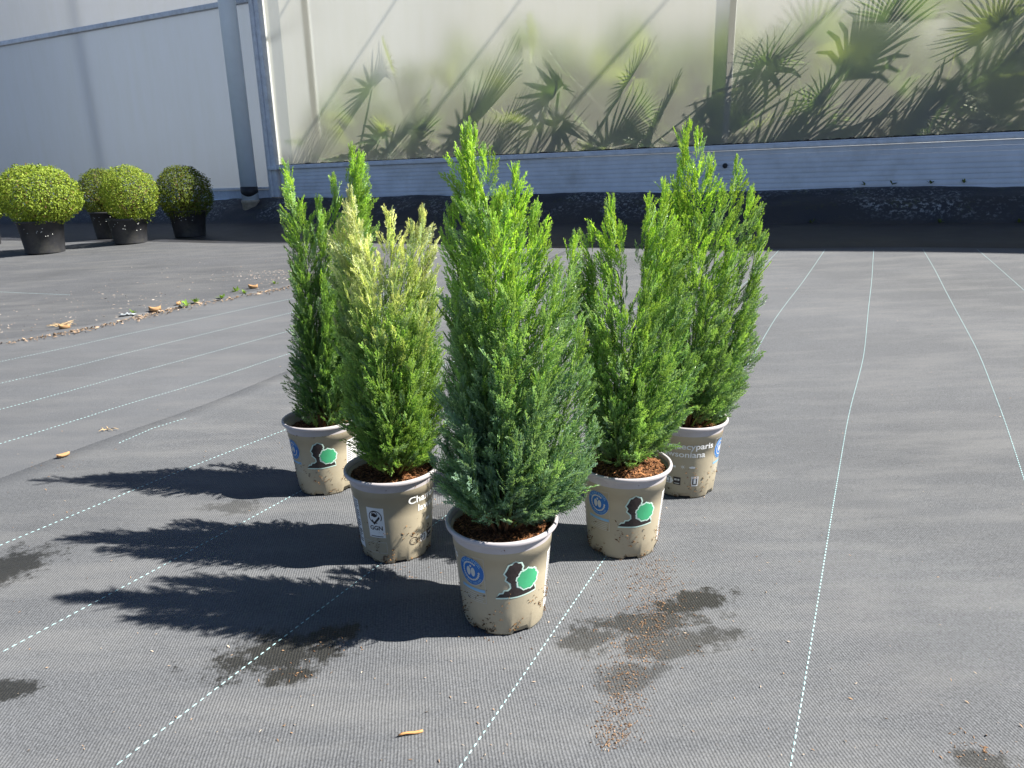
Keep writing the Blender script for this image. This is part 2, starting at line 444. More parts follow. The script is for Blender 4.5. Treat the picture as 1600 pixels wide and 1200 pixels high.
for p in ([(-100, 722), (0, 694), (200, 631), (453, 552), (640, 500)], [(-100, 665), (0, 640), (200, 585), (456, 516), (640, 472)],
          [(-100, 622), (0, 599), (200, 551), (453, 489), (640, 452)], [(-100, 586), (0, 565), (200, 522), (453, 467), (640, 436)]):
    thread(p, ground, 0., w=.0028)
thread([(0, 459), (40, 461), (110, 464)], left, .012)

# black plastic apron along the foot of the bank
AU = np.concatenate([[-40, -16], np.arange(-13, 8.1, .1), [12, 30]]); av = np.linspace(0, 1, 14)
Ug, Tg = np.meshgrid(AU, av, indexing='ij')
ve = np.interp(Ug, [-9, -5, -2.2, 1.05, 8], [4.62, 4.74, 4.86, 5.08, 5.3])+.012*np.sin(1.3*Ug)+.006*np.sin(4.7*Ug)
Vg = ve+(6.3-ve)*Tg; X = Ug*Uv[0]+Vg*Vv[0]; Y = Ug*Uv[1]+Vg*Vv[1]
Z = zg(X, Y)+np.where(Tg < .001, .0055, .018)+.006*np.sin(3*Ug+5*Vg)*np.sin(2.2*Ug)*np.sin(np.pi*Tg)
idx = np.arange(X.size).reshape(X.shape)
apron = meshobj('plastic_apron', np.stack([X, Y, Z], -1).reshape(-1, 3), np.stack([idx[:-1, :-1], idx[1:, :-1], idx[1:, 1:], idx[:-1, 1:]], -1).reshape(-1, 4), M['apron'], smooth=True)
tag(apron, 'flat black plastic strip between the weed fabric and the bank', 'plastic strip', kind='structure')

# the bank of black plastic the greenhouse stands on
bu = np.arange(-16, 8, .06); bv = np.linspace(0, 1, 22)
Ug, Tg = np.meshgrid(bu, bv, indexing='ij')
prof = np.interp(Tg, [0, .05, .15, .4, .7, 1], [0, .015, .09, .62, .92, 1])
lump = np.array([[mnoise.noise((a*.9, t*2.2, 3.1)) for t in bv] for a in bu])
lump2 = np.array([[mnoise.noise((a*5, t*9, 8.1)) for t in bv] for a in bu])
Vg = 6.12+Tg*.68 + lump*.05*(1-Tg)
z0 = .328
Z = z0-.01+(.63-z0+.01)*prof + lump*.05*np.sin(np.pi*Tg) + lump2*.016*np.sin(np.pi*Tg)
for px in (700, 950, 1110, 1270, 1468, 1592):                    # fabric pinned down in pockets at the foot
    q = vpt(px, 350, 6.2); uu = q[:2]@Uv
    Z -= .05*np.exp(-((Ug-uu)/.11)**2-((Tg-.18)/.08)**2)
X = Ug*Uv[0]+Vg*Vv[0]; Y = Ug*Uv[1]+Vg*Vv[1]
idx = np.arange(X.size).reshape(X.shape)
bank = meshobj('earth_bank', np.stack([X, Y, Z], -1).reshape(-1, 3), np.stack([idx[:-1, :-1], idx[1:, :-1], idx[1:, 1:], idx[:-1, 1:]], -1).reshape(-1, 4), M['bank'], smooth=True)
tag(bank, kind='structure')

# ================================================================== GREENHOUSE
gh = empty('greenhouse', (*uv2w(-2, VW), .6))
tag(gh, 'long greenhouse with frosted wall sheets above white siding on a black bank', 'greenhouse')
gh_inv = Matrix.Translation(-Vector(gh.location))
def G(o):
    o.parent = gh; o.matrix_parent_inverse = gh_inv; return o
def gbox(name, *a, **k): return G(ubox(name, *a, **k))
U0, U1, UM = -15., 8., -6.25
TOP, TOPL = 4.9, 5.7  # left eave raised out of view to bring the wall's shadow forward
# siding boards right of the mullion
nb = 9; zb0, zb1 = .585, .955; hb = (zb1-zb0)/nb
for i in range(nb):
    mb = MB(); z0_ = zb0+i*hb; z1_ = z0_+hb-.0014
    # board with a slight outward lean at its lower edge and a lip
    for (a, b) in ((UM+.12, 1.9), (1.903, U1)):
        p = [(VW-.0462, z0_), (VW-.0465, z0_+.001), (VW-.0462, z1_), (VW-.044, z1_+.001), (VW-.044, z0_)]
        V = [U3(a, q[0], q[1]) for q in p]+[U3(b, q[0], q[1]) for q in p]; n = len(p)
        mb.add(V, [(j, (j+1) % n, n+(j+1) % n, n+j) for j in range(n)])
    G(mb.build('siding_board', M['siding']))
gbox('siding_core', UM+.1, U1, VW-.043, VW+.04, .5, .957, M['alu'])
gbox('sill_rail', UM+.05, U1, VW-.075, VW+.05, .958, .992, M['alu'], bev=.004)
gbox('sill_cap', UM+.06, U1, VW-.055, VW+.03, .993, 1.006, M['siding'], bev=.003)
# moss and grime lying along the sill
mb = MB(); uu = np.arange(UM+.1, U1, .013)
hh = .008+.014*np.array([abs(mnoise.noise((a*9, 0, 0)))+abs(mnoise.noise((a*40, 2, 0)))*.7 for a in uu])
n = len(uu)
V = np.concatenate([[U3(a, VW-.045, 1.004) for a in uu], [U3(a, VW-.03, 1.004+h) for a, h in zip(uu, hh)], [U3(a, VW-.008, 1.004+h*.8) for a, h in zip(uu, hh)]])
Q = [(r*n+i, r*n+i+1, (r+1)*n+i+1, (r+1)*n+i) for r in range(2) for i in range(n-1)]
mb.add(V, Q); g = G(mb.build('sill_grime', M['grime'])); g['kind'] = 'stuff'
# left of the mullion
gbox('sill_rail', U0, UM-.06, VW-.05, VW+.05, .735, .76, M['alu'], bev=.004)
gbox('base_board', U0, UM-.06, VW-.03, VW+.04, .5, .733, M['alu'])
gbox('base_flashing', U0, UM-.06, VW-.07, VW-.032, .5, .628, M['pipe'], bev=.004)
# corner mullion: two profiles side by side
gbox('mullion', UM-.058, UM-.012, VW-.09, VW+.06, .55, TOP, M['alu'], bev=.004)
gbox('mullion', UM-.008, UM+.055, VW-.065, VW+.06, .55, TOP, M['alu'], bev=.004)
gbox('mullion_foot', UM-.02, UM+.115, VW-.1, VW-.02, .5, .64, M['conc'])
for z_ in (.97, ):
    gbox('clamp', UM-.03, UM+.09, VW-.105, VW-.05, z_-.02, z_+.025, M['alu'], bev=.005)
gbox('cross_beam', U0, UM-.062, VW-.03, VW+.05, 2.80, 2.855, M['alu'], bev=.004)
gbox('gutter', UM, U1, VW-.18, VW+.06, TOP, TOP+.16, M['alu'], bev=.01)
gbox('gutter', U0, UM-.003, VW-.18, VW+.06, TOPL, TOPL+.16, M['alu'], bev=.01)
for u_, w_, dv_ in ((-5.66, .10, .14), (-.98, .055, .03), (3.9, .06, .03), (-9.9, .10, .6), (-13.5, .10, .6)):
    gbox('post', u_-w_/2, u_+w_/2, VW+dv_, VW+dv_+.025, .5, TOP, M['siding'], bev=.004)
# sheets
def sheetpane(name, u0, u1, z0_, z1_, mat, v=VW+.01):
    us_ = np.linspace(u0, u1, 10); zs_ = np.linspace(z0_, z1_, 8)
    V = [U3(a, v+.004*math.sin(1.7*a+z_*2), z_) for a in us_ for z_ in zs_]
    idx = np.arange(80).reshape(10, 8)
    Q = np.stack([idx[:-1, :-1], idx[1:, :-1], idx[1:, 1:], idx[:-1, 1:]], -1).reshape(-1, 4)
    return G(meshobj(name, V, Q, mat, smooth=True))
for a, b in ((UM+.05, -.98), (-.98, 3.9), (3.9, U1)):
    sheetpane('wall_sheet', a, b, .99, TOP+.02, M['pane'])
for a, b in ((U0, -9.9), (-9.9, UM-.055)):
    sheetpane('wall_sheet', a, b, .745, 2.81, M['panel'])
    sheetpane('wall_sheet', a, b, 2.845, TOPL+.02, M['panel_sunlit'])
# back wall, unseen screen added to dim the left bay, ends, roof
VB = 13.
def quad(name, pts, mat): return G(meshobj(name, np.array(pts), np.array([[0, 1, 2, 3]]), mat))
VR = (VW+VB)/2; ZR, ZRL = TOP+1.3, TOPL+1.3
def gable(name, u_, top, zr, mat):
    return G(meshobj(name, np.array([U3(u_, VW+.02, .3), U3(u_, VB, .3), U3(u_, VB, top+.1), U3(u_, VR, zr), U3(u_, VW+.02, top+.1)]), np.array([[0, 1, 2, 3, 4]]), mat))
for (a, b, tp, zr, mt) in ((U0, UM, TOPL, ZRL, M['film_shade']), (UM, U1, TOP, ZR, M['glass'])):  # left bay roof film is added to dim the wall panels
    quad('back_wall', [U3(a, VB, .3), U3(b, VB, .3), U3(b, VB, tp+.1), U3(a, VB, tp+.1)], M['film'])
    quad('roof_sheet', [U3(a, VW+.02, tp+.1), U3(b, VW+.02, tp+.1), U3(b, VR, zr), U3(a, VR, zr)], mt)
    quad('roof_sheet', [U3(a, VB, tp+.1), U3(b, VB, tp+.1), U3(b, VR, zr), U3(a, VR, zr)], mt)
gable('added_partition', UM, TOPL, ZRL, M['film_shade']); gable('end_wall', U0, TOPL, ZRL, M['film']); gable('end_wall', U1, TOP, ZR, M['glass'])  # cross wall at the mullion is added to block sun from the left panels
for u_ in np.arange(-5, U1+.1, 1.6):
    mb = MB(); mb.tube([U3(u_, VW, TOP+.08), U3(u_, VR, ZR-.03), U3(u_, VB, TOP+.08)], .016, 6)
    G(mb.build('rafter', M['alu']))
quad('inside_floor', [U3(U0, VW+.07, .56), U3(U1, VW+.07, .56), U3(U1, VB, .56), U3(U0, VB, .56)], M['conc'])
# bolt on the siding
bp = vpt(1133, 259, VW-.06)
mb = MB(); d = -Vv; e = np.array([d[0], d[1], 0])
mb.tube([bp+e*-.02, bp, bp+e*.006, bp+e*.022, bp+e*.026], [.016, .016, .023, .019, .004], 12); G(mb.build('bolt', M['band']))

# downpipe
dp = vpt(378, 200, VW-.22); du = dp[:2]@Uv-.0
dpl = uv2w(du, VW-.22)
pipe = empty('downpipe', (dpl[0], dpl[1], .52)); tag(pipe, 'thick grey rainwater downpipe beside the greenhouse mullion', 'downpipe')
mb = MB(); mb.lathe([(.001, 0.02), (.098, .02), (.098, 5.0), (.001, 5.2)], 28); mb.build('pipe', M['pipe'], pipe, True)
mb = MB(); mb.lathe([(.0985, .155), (.101, .155), (.101, .245), (.0985, .245)], 28, lambda i, t, z: z+(.025*math.sin(t*2+1.2) if i < 2 else 0)); mb.build('tape_band', M['band'], pipe, True)
mb = MB(); mb.lathe([(.1, -.3), (.1, -.29), (.102, .05), (.108, .055), (.108, .085), (.104, .09), (.098, .09)], 28); mb.build('collar', M['collar'], pipe, True)

# ================================================================== FAN PALMS behind the wall
def fan(mb_v, mb_f, mb_c, hub, direction, normal, rad, spread, n, col):
    direction = direction/np.linalg.norm(direction)
    side = np.cross(direction, normal); side /= np.linalg.norm(side); nrm = np.cross(side, direction)
    for i in range(n):
        a = (i/(n-1)-.5)*spread
        L = rad*(.78+.22*math.cos(a*.8))*rng.uniform(.92, 1.05)
        d = direction*math.cos(a)+side*math.sin(a); s2 = -direction*math.sin(a)+side*math.cos(a)
        wd = rad*.028
        droop = rng.uniform(.0, .16)
        pts = []
        for t in (0.05, .35, .7, 1.):
            c = hub+d*L*t-nrm*0.02*math.sin(t*3)+np.array([0, 0, -1])*droop*L*t**3
            ww = wd*(.35+1.3*t) if t < .4 else wd*(1.25-1.2*(t-.35)/.65)
            pts += [c-s2*ww, c+nrm*wd*.5, c+s2*ww]
        k = len(mb_v); mb_v += pts
        for j in range(3):
            b = k+j*3
            mb_f += [(b, b+1, b+4, b+3), (b+1, b+2, b+5, b+4)]
        cc = col*rng.uniform(.75, 1.25)
        mb_c += [cc]*12
palm_spots = []
def palm(u, v, h, nf, rad, seed, lean=0):
    r = np.random.default_rng(seed)
    p = uv2w(u, v); root = empty('fan_palm', (p[0], p[1], .56))
    tag(root, 'fan palm in a brown pot behind the frosted greenhouse wall', 'palm', 'fan palms behind the frosted wall')
    mb = MB(); mb.lathe([(.001, 0), (.13, 0), (.165, .26), (.175, .26), (.175, .29), (.16, .29), (.15, .25), (.001, .25)], 20); mb.build('pot', M['terra'], root, True)
    th = h*.16
    mb = MB(); mb.tube([(0, 0, .2), (.01, 0, .2+th*.5), (0, .01, .25+th)], [.05, .045, .055], 8); mb.build('trunk', M['bark'], root, True)
    top = np.array([0, .01, .25+th])
    for i in range(nf):
        az = 2.4*i+r.uniform(-.4, .4); el = r.uniform(-.05, 1.4)
        d = np.array([math.cos(az)*math.cos(el), math.sin(az)*math.cos(el), math.sin(el)])
        L = (h-th-rad*.6)*r.uniform(.25, .95)
        hub = top+d*L+np.array([0, 0, -.08*math.cos(el)])
        lim = (VW+.03)                                       # fronds stay behind the sheet
        wp = np.array([p[0], p[1]])+hub[:2]; vv_ = wp@Vv
        if vv_ < lim+.02: hub[:2] += Vv*(lim+.02-vv_)
        mv, mf, mc = [], [], []
        nr = np.array([r.normal(), r.normal(), 1.2]); nr /= np.linalg.norm(nr)
        base = np.array([.12, .20, .085]) if r.random() < .6 else np.array([.24, .32, .10])
        fan(mv, mf, mc, hub, d+np.array([0, 0, r.uniform(-.5, .4)]), nr, rad*r.uniform(.8, 1.15), r.uniform(2.6, 4.4), 24, base)
        mv = np.array(mv); wv = (mv[:, :2]+p)@Vv
        pen = np.clip(lim-wv, 0, None); mv[:, :2] += pen[:, None]*Vv[None]        # blades pressed against the sheet
        t = MB(); k0 = top; t.tube([k0, (k0+hub)/2+np.array([0, 0, .03]), hub], [.012, .009, .006], 5)
        V = np.concatenate([mv]+t.v); off = len(mv)
        F = [np.array(mf), np.concatenate([t.q[0]])+off]
        C = np.concatenate([np.array(mc), np.full((len(V)-off, 3), .07)+np.array([0, .05, 0])])
        meshobj('frond', V, F, M['palm'], root, C)
sd_ = 11
for (px, ytop, dv, nf, rad) in [(545, 95, .55, 9, .34), (640, 80, .28, 11, .36), (720, 70, .7, 10, .36), (790, 90, .3, 11, .38), (860, 50, .6, 11, .4), (925, 40, .9, 11, .42),
                                (990, 15, .25, 12, .42), (1065, 40, .75, 11, .42), (1110, 95, .27, 11, .36), (1180, 10, .6, 11, .45), (1250, -40, .35, 12, .46), (1330, -40, .8, 12, .46),
                                (1400, -70, .4, 12, .48), (1470, -60, .85, 12, .48), (1545, -90, .35, 12, .5), (1620, -90, .7, 12, .5), (1700, -100, .4, 11, .5), (1000, 60, 1.5, 10, .42), (1290, 30, 1.6, 11, .45), (800, 100, 1.5, 10, .4), (1500, 10, 1.7, 11, .5), (1850, -20, .6, 11, .5), (1980, -20, .5, 11, .5)]+[(x_, y_, d_, 12, .46) for x_, y_, d_ in ((560, 130, .95), (600, 110, 1.25), (690, 95, 1.1), (760, 80, 1.35), (845, 75, 1.0), (905, 60, 1.3), (960, 60, .75), (1040, 50, 1.2), (1120, 45, 1.4), (1210, 35, 1.1), (1370, 25, 1.25), (1430, 20, 1.45))]:
    q = vpt(px, ytop, VW+dv); u_ = q[:2]@Uv; h = q[2]-.56
    sd_ += 1; palm(u_, VW+dv+(.06 if px in (640, 990, 1110, 1400) else .2), h, nf+(10 if dv >= .5 else 3), rad*.95, sd_)

# ================================================================== CLIPPED BOXWOODS
def leaf_cloud(P, N, size, r, cols):
    """one folded diamond leaf per point"""
    n = len(P)
    t = r.normal(size=(n, 3)); t -= (t*N).sum(1)[:, None]*N*.55; t /= np.linalg.norm(t, axis=1)[:, None]
    s = np.cross(t, N); s /= np.linalg.norm(s, axis=1)[:, None]+1e-9; nn = np.cross(s, t)
    L = size*r.uniform(.7, 1.25, n)[:, None]
    V = np.stack([P, P+t*L*.5+s*L*.3+nn*L*.06, P+t*L, P+t*L*.5-s*L*.3+nn*L*.06], 1)
    F = (np.arange(n)[:, None, None]*4+np.array([[0, 1, 2], [0, 2, 3]])[None]).reshape(-1, 3)
    return V.reshape(-1, 3), F, np.repeat(cols, 4, 0)
def boxwood(base_px, cen_px, wpx, hpx, rim, potw, label, seed, shade_tone=1.):
    r = np.random.default_rng(seed)
    b = gpt(*base_px, .012); 
    c = ypt(cen_px[0], cen_px[1], b[1]); mm = (b-_C)@_F/FPX
    root = empty('potted_boxwood', (b[0], b[1], b[2])); tag(root, label, 'potted shrub', 'clipped boxwood balls in black pots')
    rx, rz = wpx*mm/2, hpx*mm/2; cx, cz = c[0]-b[0], c[2]-b[2]
    pr = potw*mm/2; ph = rim*mm
    mb = MB(); mb.lathe([(.001, 0), (pr*.8, 0), (pr*.82, .01), (pr*.97, ph-.02), (pr*1.04, ph-.02), (pr*1.05, ph), (pr*.99, ph), (pr*.95, ph-.04), (.001, ph-.04)], 40)
    mb.build('pot', M['nursery'], root, True)
    n = 15000
    d = r.normal(size=(n, 3)); d /= np.linalg.norm(d, axis=1)[:, None]
    bump = np.array([mnoise.noise(Vector(q*3.2)+Vector((seed, 0, 0))) for q in d])*.11+np.array([mnoise.noise(Vector(q*9)+Vector((seed, 5, 0))) for q in d])*.09
    k = 1+bump+(r.random(n) < .02)*r.uniform(0, .07, n)-np.abs(r.normal(0, .07, n))-(r.random(n) < .3)*r.uniform(0, .25, n)
    P = d*np.array([rx, rx, rz])*k[:, None]+np.array([cx, 0, cz])
    N = d+r.normal(0, .55, (n, 3)); N /= np.linalg.norm(N, axis=1)[:, None]
    f = r.random(n)[:, None]
    cols = (np.array([.14, .22, .025])*(1-f)+np.array([.34, .43, .06])*f)*r.uniform(.75, 1.2, n)[:, None]*shade_tone  # last factor darkens the leaf colour of balls that stand in shade
    dead = r.random(n) < .03; cols[dead] = (.28, .2, .08)
    V, F, C = leaf_cloud(P, N, rx*.062, r, cols)
    meshobj('foliage', V, F, M['box'], root, C)
    mb = MB()
    for i in range(16):
        q = r.normal(size=3); q[2] = abs(q[2])*.6-.1; q /= np.linalg.norm(q)
        e = np.array([cx, 0, cz])+q*np.array([rx, rx, rz])*.8
        mb.tube([(r.uniform(-.03, .03), r.uniform(-.03, .03), ph-.05), (e*.5+np.array([0, 0, ph*.5])), e], [.012, .008, .003], 5)
    mb.build('branches', M['bark'], root)
    # light perlite dots on the pot
    for i in range(12):
        a = r.uniform(-1.2, 1.2); z = ph*r.uniform(.5, .85); rr = pr*(.82+.15*z/ph)+.0015
        nv = np.array([math.sin(a), -math.cos(a), 0]); cpt = nv*rr+np.array([0, 0, z]); sv = np.array([math.cos(a), math.sin(a), 0])
        if i == 0: mb = MB()
        mb2 = [cpt+sv*.0045*math.cos(t)+np.array([0, 0, .0035*math.sin(t)])+nv*.0008 for t in np.linspace(0, 2*math.pi, 7)[:-1]]
        mb.add(mb2+[cpt+nv*.003], T=[(6, j, (j+1) % 6) for j in range(6)])
    o = mb.build('drain_holes', M['pale'], root); o['kind'] = 'stuff'
    mb = None
boxwood((72, 395), (61, 306), 112, 90, 49, 64, 'sunlit clipped boxwood ball in a sunlit black pot', 1)
boxwood((205, 380), (203, 304), 80, 86, 38, 56, 'sunlit boxwood ball whose black pot is half in shadow', 2)
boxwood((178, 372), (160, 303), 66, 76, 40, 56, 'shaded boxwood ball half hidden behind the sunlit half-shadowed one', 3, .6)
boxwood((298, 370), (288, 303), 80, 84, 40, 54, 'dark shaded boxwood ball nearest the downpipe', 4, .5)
boxwood((-30, 384), (-50, 305), 108, 84, 50, 64, 'boxwood ball cut off at the picture edge', 5)

# ================================================================== POTTED CONIFERS
# --- spray variants: a flat feathery twig along +z, one unit long
def spindle(a, b, w, V, F, T, t0, t1):
    a, b = np.asarray(a, float), np.asarray(b, float); d = b-a; L = np.linalg.norm(d); d = d/L
    ref = np.array([0, 1., 0]) if abs(d[1]) < .8 else np.array([1., 0, 0])
    s = np.cross(d, ref); s /= np.linalg.norm(s); n = np.cross(s, d)
    k = len(V); m_ = a+d*L*.55
    V += [a-s*w*.35]; V += [m_+s*w, m_-s*w*.5+n*w*.75, m_-s*w*.5-n*w*.75, b]
    T += [t0, .5*(t0+t1), .5*(t0+t1), .5*(t0+t1), t1]
    for i in range(3):
        p, q = k+1+i, k+1+(i+1) % 3
        F += [(k, q, p), (k+4, p, q)]
def kite(a, b, w, V, F, T, t0, t1, n):
    a, b = np.asarray(a, float), np.asarray(b, float); d = b-a; s = np.cross(d, n); s /= np.linalg.norm(s)+1e-9
    k = len(V); m_ = a+d*.55; V += [a, m_+s*w, b, m_-s*w]; T += [t0, .5*(t0+t1), t1, .5*(t0+t1)]
    F += [(k, k+1, k+2), (k, k+2, k+3)]
def make_spray(r, nb=7):
    V, F, T = [], [], []
    bend = r.uniform(-.1, .1); by = r.uniform(-.1, .1)
    ax = lambda t: np.array([bend*t*t, by*t*t, t])
    for a_, b_, w_, p, q in ((0, .6, .011, 0, .3), (.5, 1, .018, .4, 1)):
        kite(ax(a_), ax(b_), w_, V, F, T, p, q, np.array([0, 1., 0])); kite(ax(a_), ax(b_), w_, V, F, T, p, q, np.array([1., 0, 0]))
    for i in range(nb):
        for sgn in (-1, 1):
            t = .06+.86*(i+.4*(sgn > 0)+r.uniform(-.2, .2))/nb
            L = (.36-.22*t)*r.uniform(.7, 1.2); an = r.uniform(.36, .62)
            d = np.array([sgn*math.sin(an), r.uniform(-.22, .22), math.cos(an)]); d /= np.linalg.norm(d)
            a = ax(t); b = a+d*L; n1 = np.array([r.normal(0, .3), 1, r.normal(0, .3)]); n2 = np.cross(d, n1)
            kite(a, b, .0165, V, F, T, t*.4, t*.3+.62, n1); kite(a, b, .0165, V, F, T, t*.4, t*.3+.62, n2)
            for (f, sg) in ((.2, -1), (.38, 1), (.56, -1), (.72, 1)):
                e = d*.85+np.array([-d[2], 0, d[0]])*sg*.5*sgn+np.array([0, r.uniform(-.35, .35), .15]); e /= np.linalg.norm(e)
                c = a+d*L*f
                kite(c, c+e*L*(.5-.2*f), .0145, V, F, T, t*.3+.32, t*.28+.72, np.array([r.normal(0, .6), 1, r.normal(0, .6)]))
    return np.array(V), np.array(F), np.clip(np.array(T), 0, 1)
SPR = [make_spray(np.random.default_rng(100+i), 7) for i in range(8)]

def build_sprays(name, P, D, S, hgt, pal, r, parent):
    """P origins, D directions, S sizes, hgt 0..1 colour height"""
    n = len(P); D = D/np.linalg.norm(D, axis=1)[:, None]
    X = r.normal(size=(n, 3)); X -= (X*D).sum(1)[:, None]*D; X /= np.linalg.norm(X, axis=1)[:, None]
    Y = np.cross(D, X); vid = r.integers(0, len(SPR), n)
    Vs, Fs, Cs, off = [], [], [], 0
    lo_d, lo_t, hi_d, hi_t, top_t = [np.array(c) for c in pal]
    for k, (V, F, T) in enumerate(SPR):
        ii = np.where(vid == k)[0]
        if not len(ii): continue
        W = P[ii][:, None, :]+S[ii][:, None, None]*(V[None, :, 0:1]*X[ii][:, None]+V[None, :, 1:2]*Y[ii][:, None]+V[None, :, 2:3]*D[ii][:, None])
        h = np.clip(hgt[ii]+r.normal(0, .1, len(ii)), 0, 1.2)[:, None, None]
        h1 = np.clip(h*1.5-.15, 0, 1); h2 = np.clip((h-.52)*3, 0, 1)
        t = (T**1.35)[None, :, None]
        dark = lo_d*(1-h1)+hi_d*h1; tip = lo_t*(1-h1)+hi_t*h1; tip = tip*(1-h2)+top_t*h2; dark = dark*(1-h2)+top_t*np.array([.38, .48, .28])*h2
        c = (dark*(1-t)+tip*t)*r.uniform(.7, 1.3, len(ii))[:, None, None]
        gl = (r.random(len(ii)) < .16)[:, None, None]*.55; c = c*(1-gl)+np.array([.34, .50, .40])*gl
        Vs.append(W.reshape(-1, 3)); Cs.append(c.reshape(-1, 3))
        Fs.append((np.arange(len(ii))[:, None, None]*len(V)+F[None]).reshape(-1, 3)+off); off += W.shape[0]*W.shape[1]
    o = meshobj(name, np.concatenate(Vs), np.concatenate(Fs), M['leaf'], parent, np.concatenate(Cs))
    return o

PR, PH = .085, .165           # rim radius and pot height
PROF_W = [(.0605, .0), (.0625, .004), (.0665, .04), (.0705, .09), (.0735, .128), (.0748, .1285), (.0765, .150), (.0775, .156)]
def pot_r(z): return float(np.interp(z, [p[1] for p in PROF_W], [p[0] for p in PROF_W]))

# --- printing on the pots: flat shapes cut in strips and bent round the wall
def wrap(bm, ang, z0, lift):
    xs = [v.co.x for v in bm.verts]
    if not xs: return bm
    x0, x1 = min(xs), max(xs); st = .0035; x = math.floor(x0/st)*st
    while x < x1:
        bmesh.ops.bisect_plane(bm, geom=bm.verts[:]+bm.edges[:]+bm.faces[:], plane_co=(x, 0, 0), plane_no=(1, 0, 0)); x += st
    for v in bm.verts:
        z = z0+v.co.y; rr = pot_r(z); a = ang+v.co.x/.072; rr += lift
        v.co = Vector((rr*math.sin(a), -rr*math.cos(a), z))
    return bm
def poly_bm(*loops):
    bm = bmesh.new()
    for L in loops:
        vs_ = [bm.verts.new((p[0], p[1], 0)) for p in L]
        f = bm.faces.new(vs_)
    bmesh.ops.triangulate(bm, faces=bm.faces[:])
    for f in bm.faces:
        if f.normal.z < 0: f.normal_flip()
    return bm
def ring_bm(r0, r1, n=40, a0=0, a1=2*math.pi, cx=0, cy=0, wob=0):
    bm = bmesh.new(); prev = None
    for i in range(n+1):
        a = a0+(a1-a0)*i/n; w_ = wob*(1 if i % 2 else -1)
        p = (bm.verts.new((cx+(r0-w_)*math.cos(a), cy+(r0-w_)*math.sin(a), 0)), bm.verts.new((cx+(r1+w_)*math.cos(a), cy+(r1+w_)*math.sin(a), 0)))
        if prev: bm.faces.new((prev[0], prev[1], p[1], p[0]))
        prev = p
    for f in bm.faces:
        f.normal_update()
        if f.normal.z < 0: f.normal_flip()
    return bm
def rect(x0, y0, x1, y1): return [(x0, y0), (x1, y0), (x1, y1), (x0, y1)]
def circ(cx, cy, rx, ry=None, n=28, wob=0, k=9, ph=0):
    ry = ry or rx
    return [(cx+rx*(1+wob*math.sin(k*t+ph)+wob*.6*math.sin(2.3*k*t))*math.cos(t), cy+ry*(1+wob*math.sin(k*t+ph)+wob*.6*math.sin(2.3*k*t))*math.sin(t)) for t in np.linspace(0, 2*math.pi, n+1)[:-1]]
def frame(x0, y0, x1, y1, w_): return [rect(x0, y0, x1, y0+w_), rect(x0, y1-w_, x1, y1), rect(x0, y0+w_, x0+w_, y1-w_), rect(x1-w_, y0+w_, x1, y1-w_)]
def text_bm(s_, size, bold=.0, arc=None):
    cu = bpy.data.curves.new('t', 'FONT'); cu.body = s_; cu.size = size; cu.align_x = 'CENTER'; cu.offset = bold
    o = bpy.data.objects.new('t', cu); COL.objects.link(o)
    dg = bpy.context.evaluated_depsgraph_get(); me = bpy.data.meshes.new_from_object(o.evaluated_get(dg))
    bpy.data.objects.remove(o); bpy.data.curves.remove(cu)
    bm = bmesh.new(); bm.from_mesh(me); bpy.data.meshes.remove(me)
    if arc:
        for v in bm.verts:
            rr = arc[0]+v.co.y*arc[2]; a = arc[1]-v.co.x/arc[0]*arc[2]
            v.co = Vector((rr*math.cos(a), rr*math.sin(a), 0))
        if arc[2] < 0:
            pass
    return bm
def merge(*bms):
    out = bmesh.new()
    for b in bms:
        me = bpy.data.meshes.new('x'); b.to_mesh(me); b.free(); out.from_mesh(me); bpy.data.meshes.remove(me)
    return out
def shift(bm, dx, dy):
    for v in bm.verts: v.co.x += dx; v.co.y += dy
    return bm

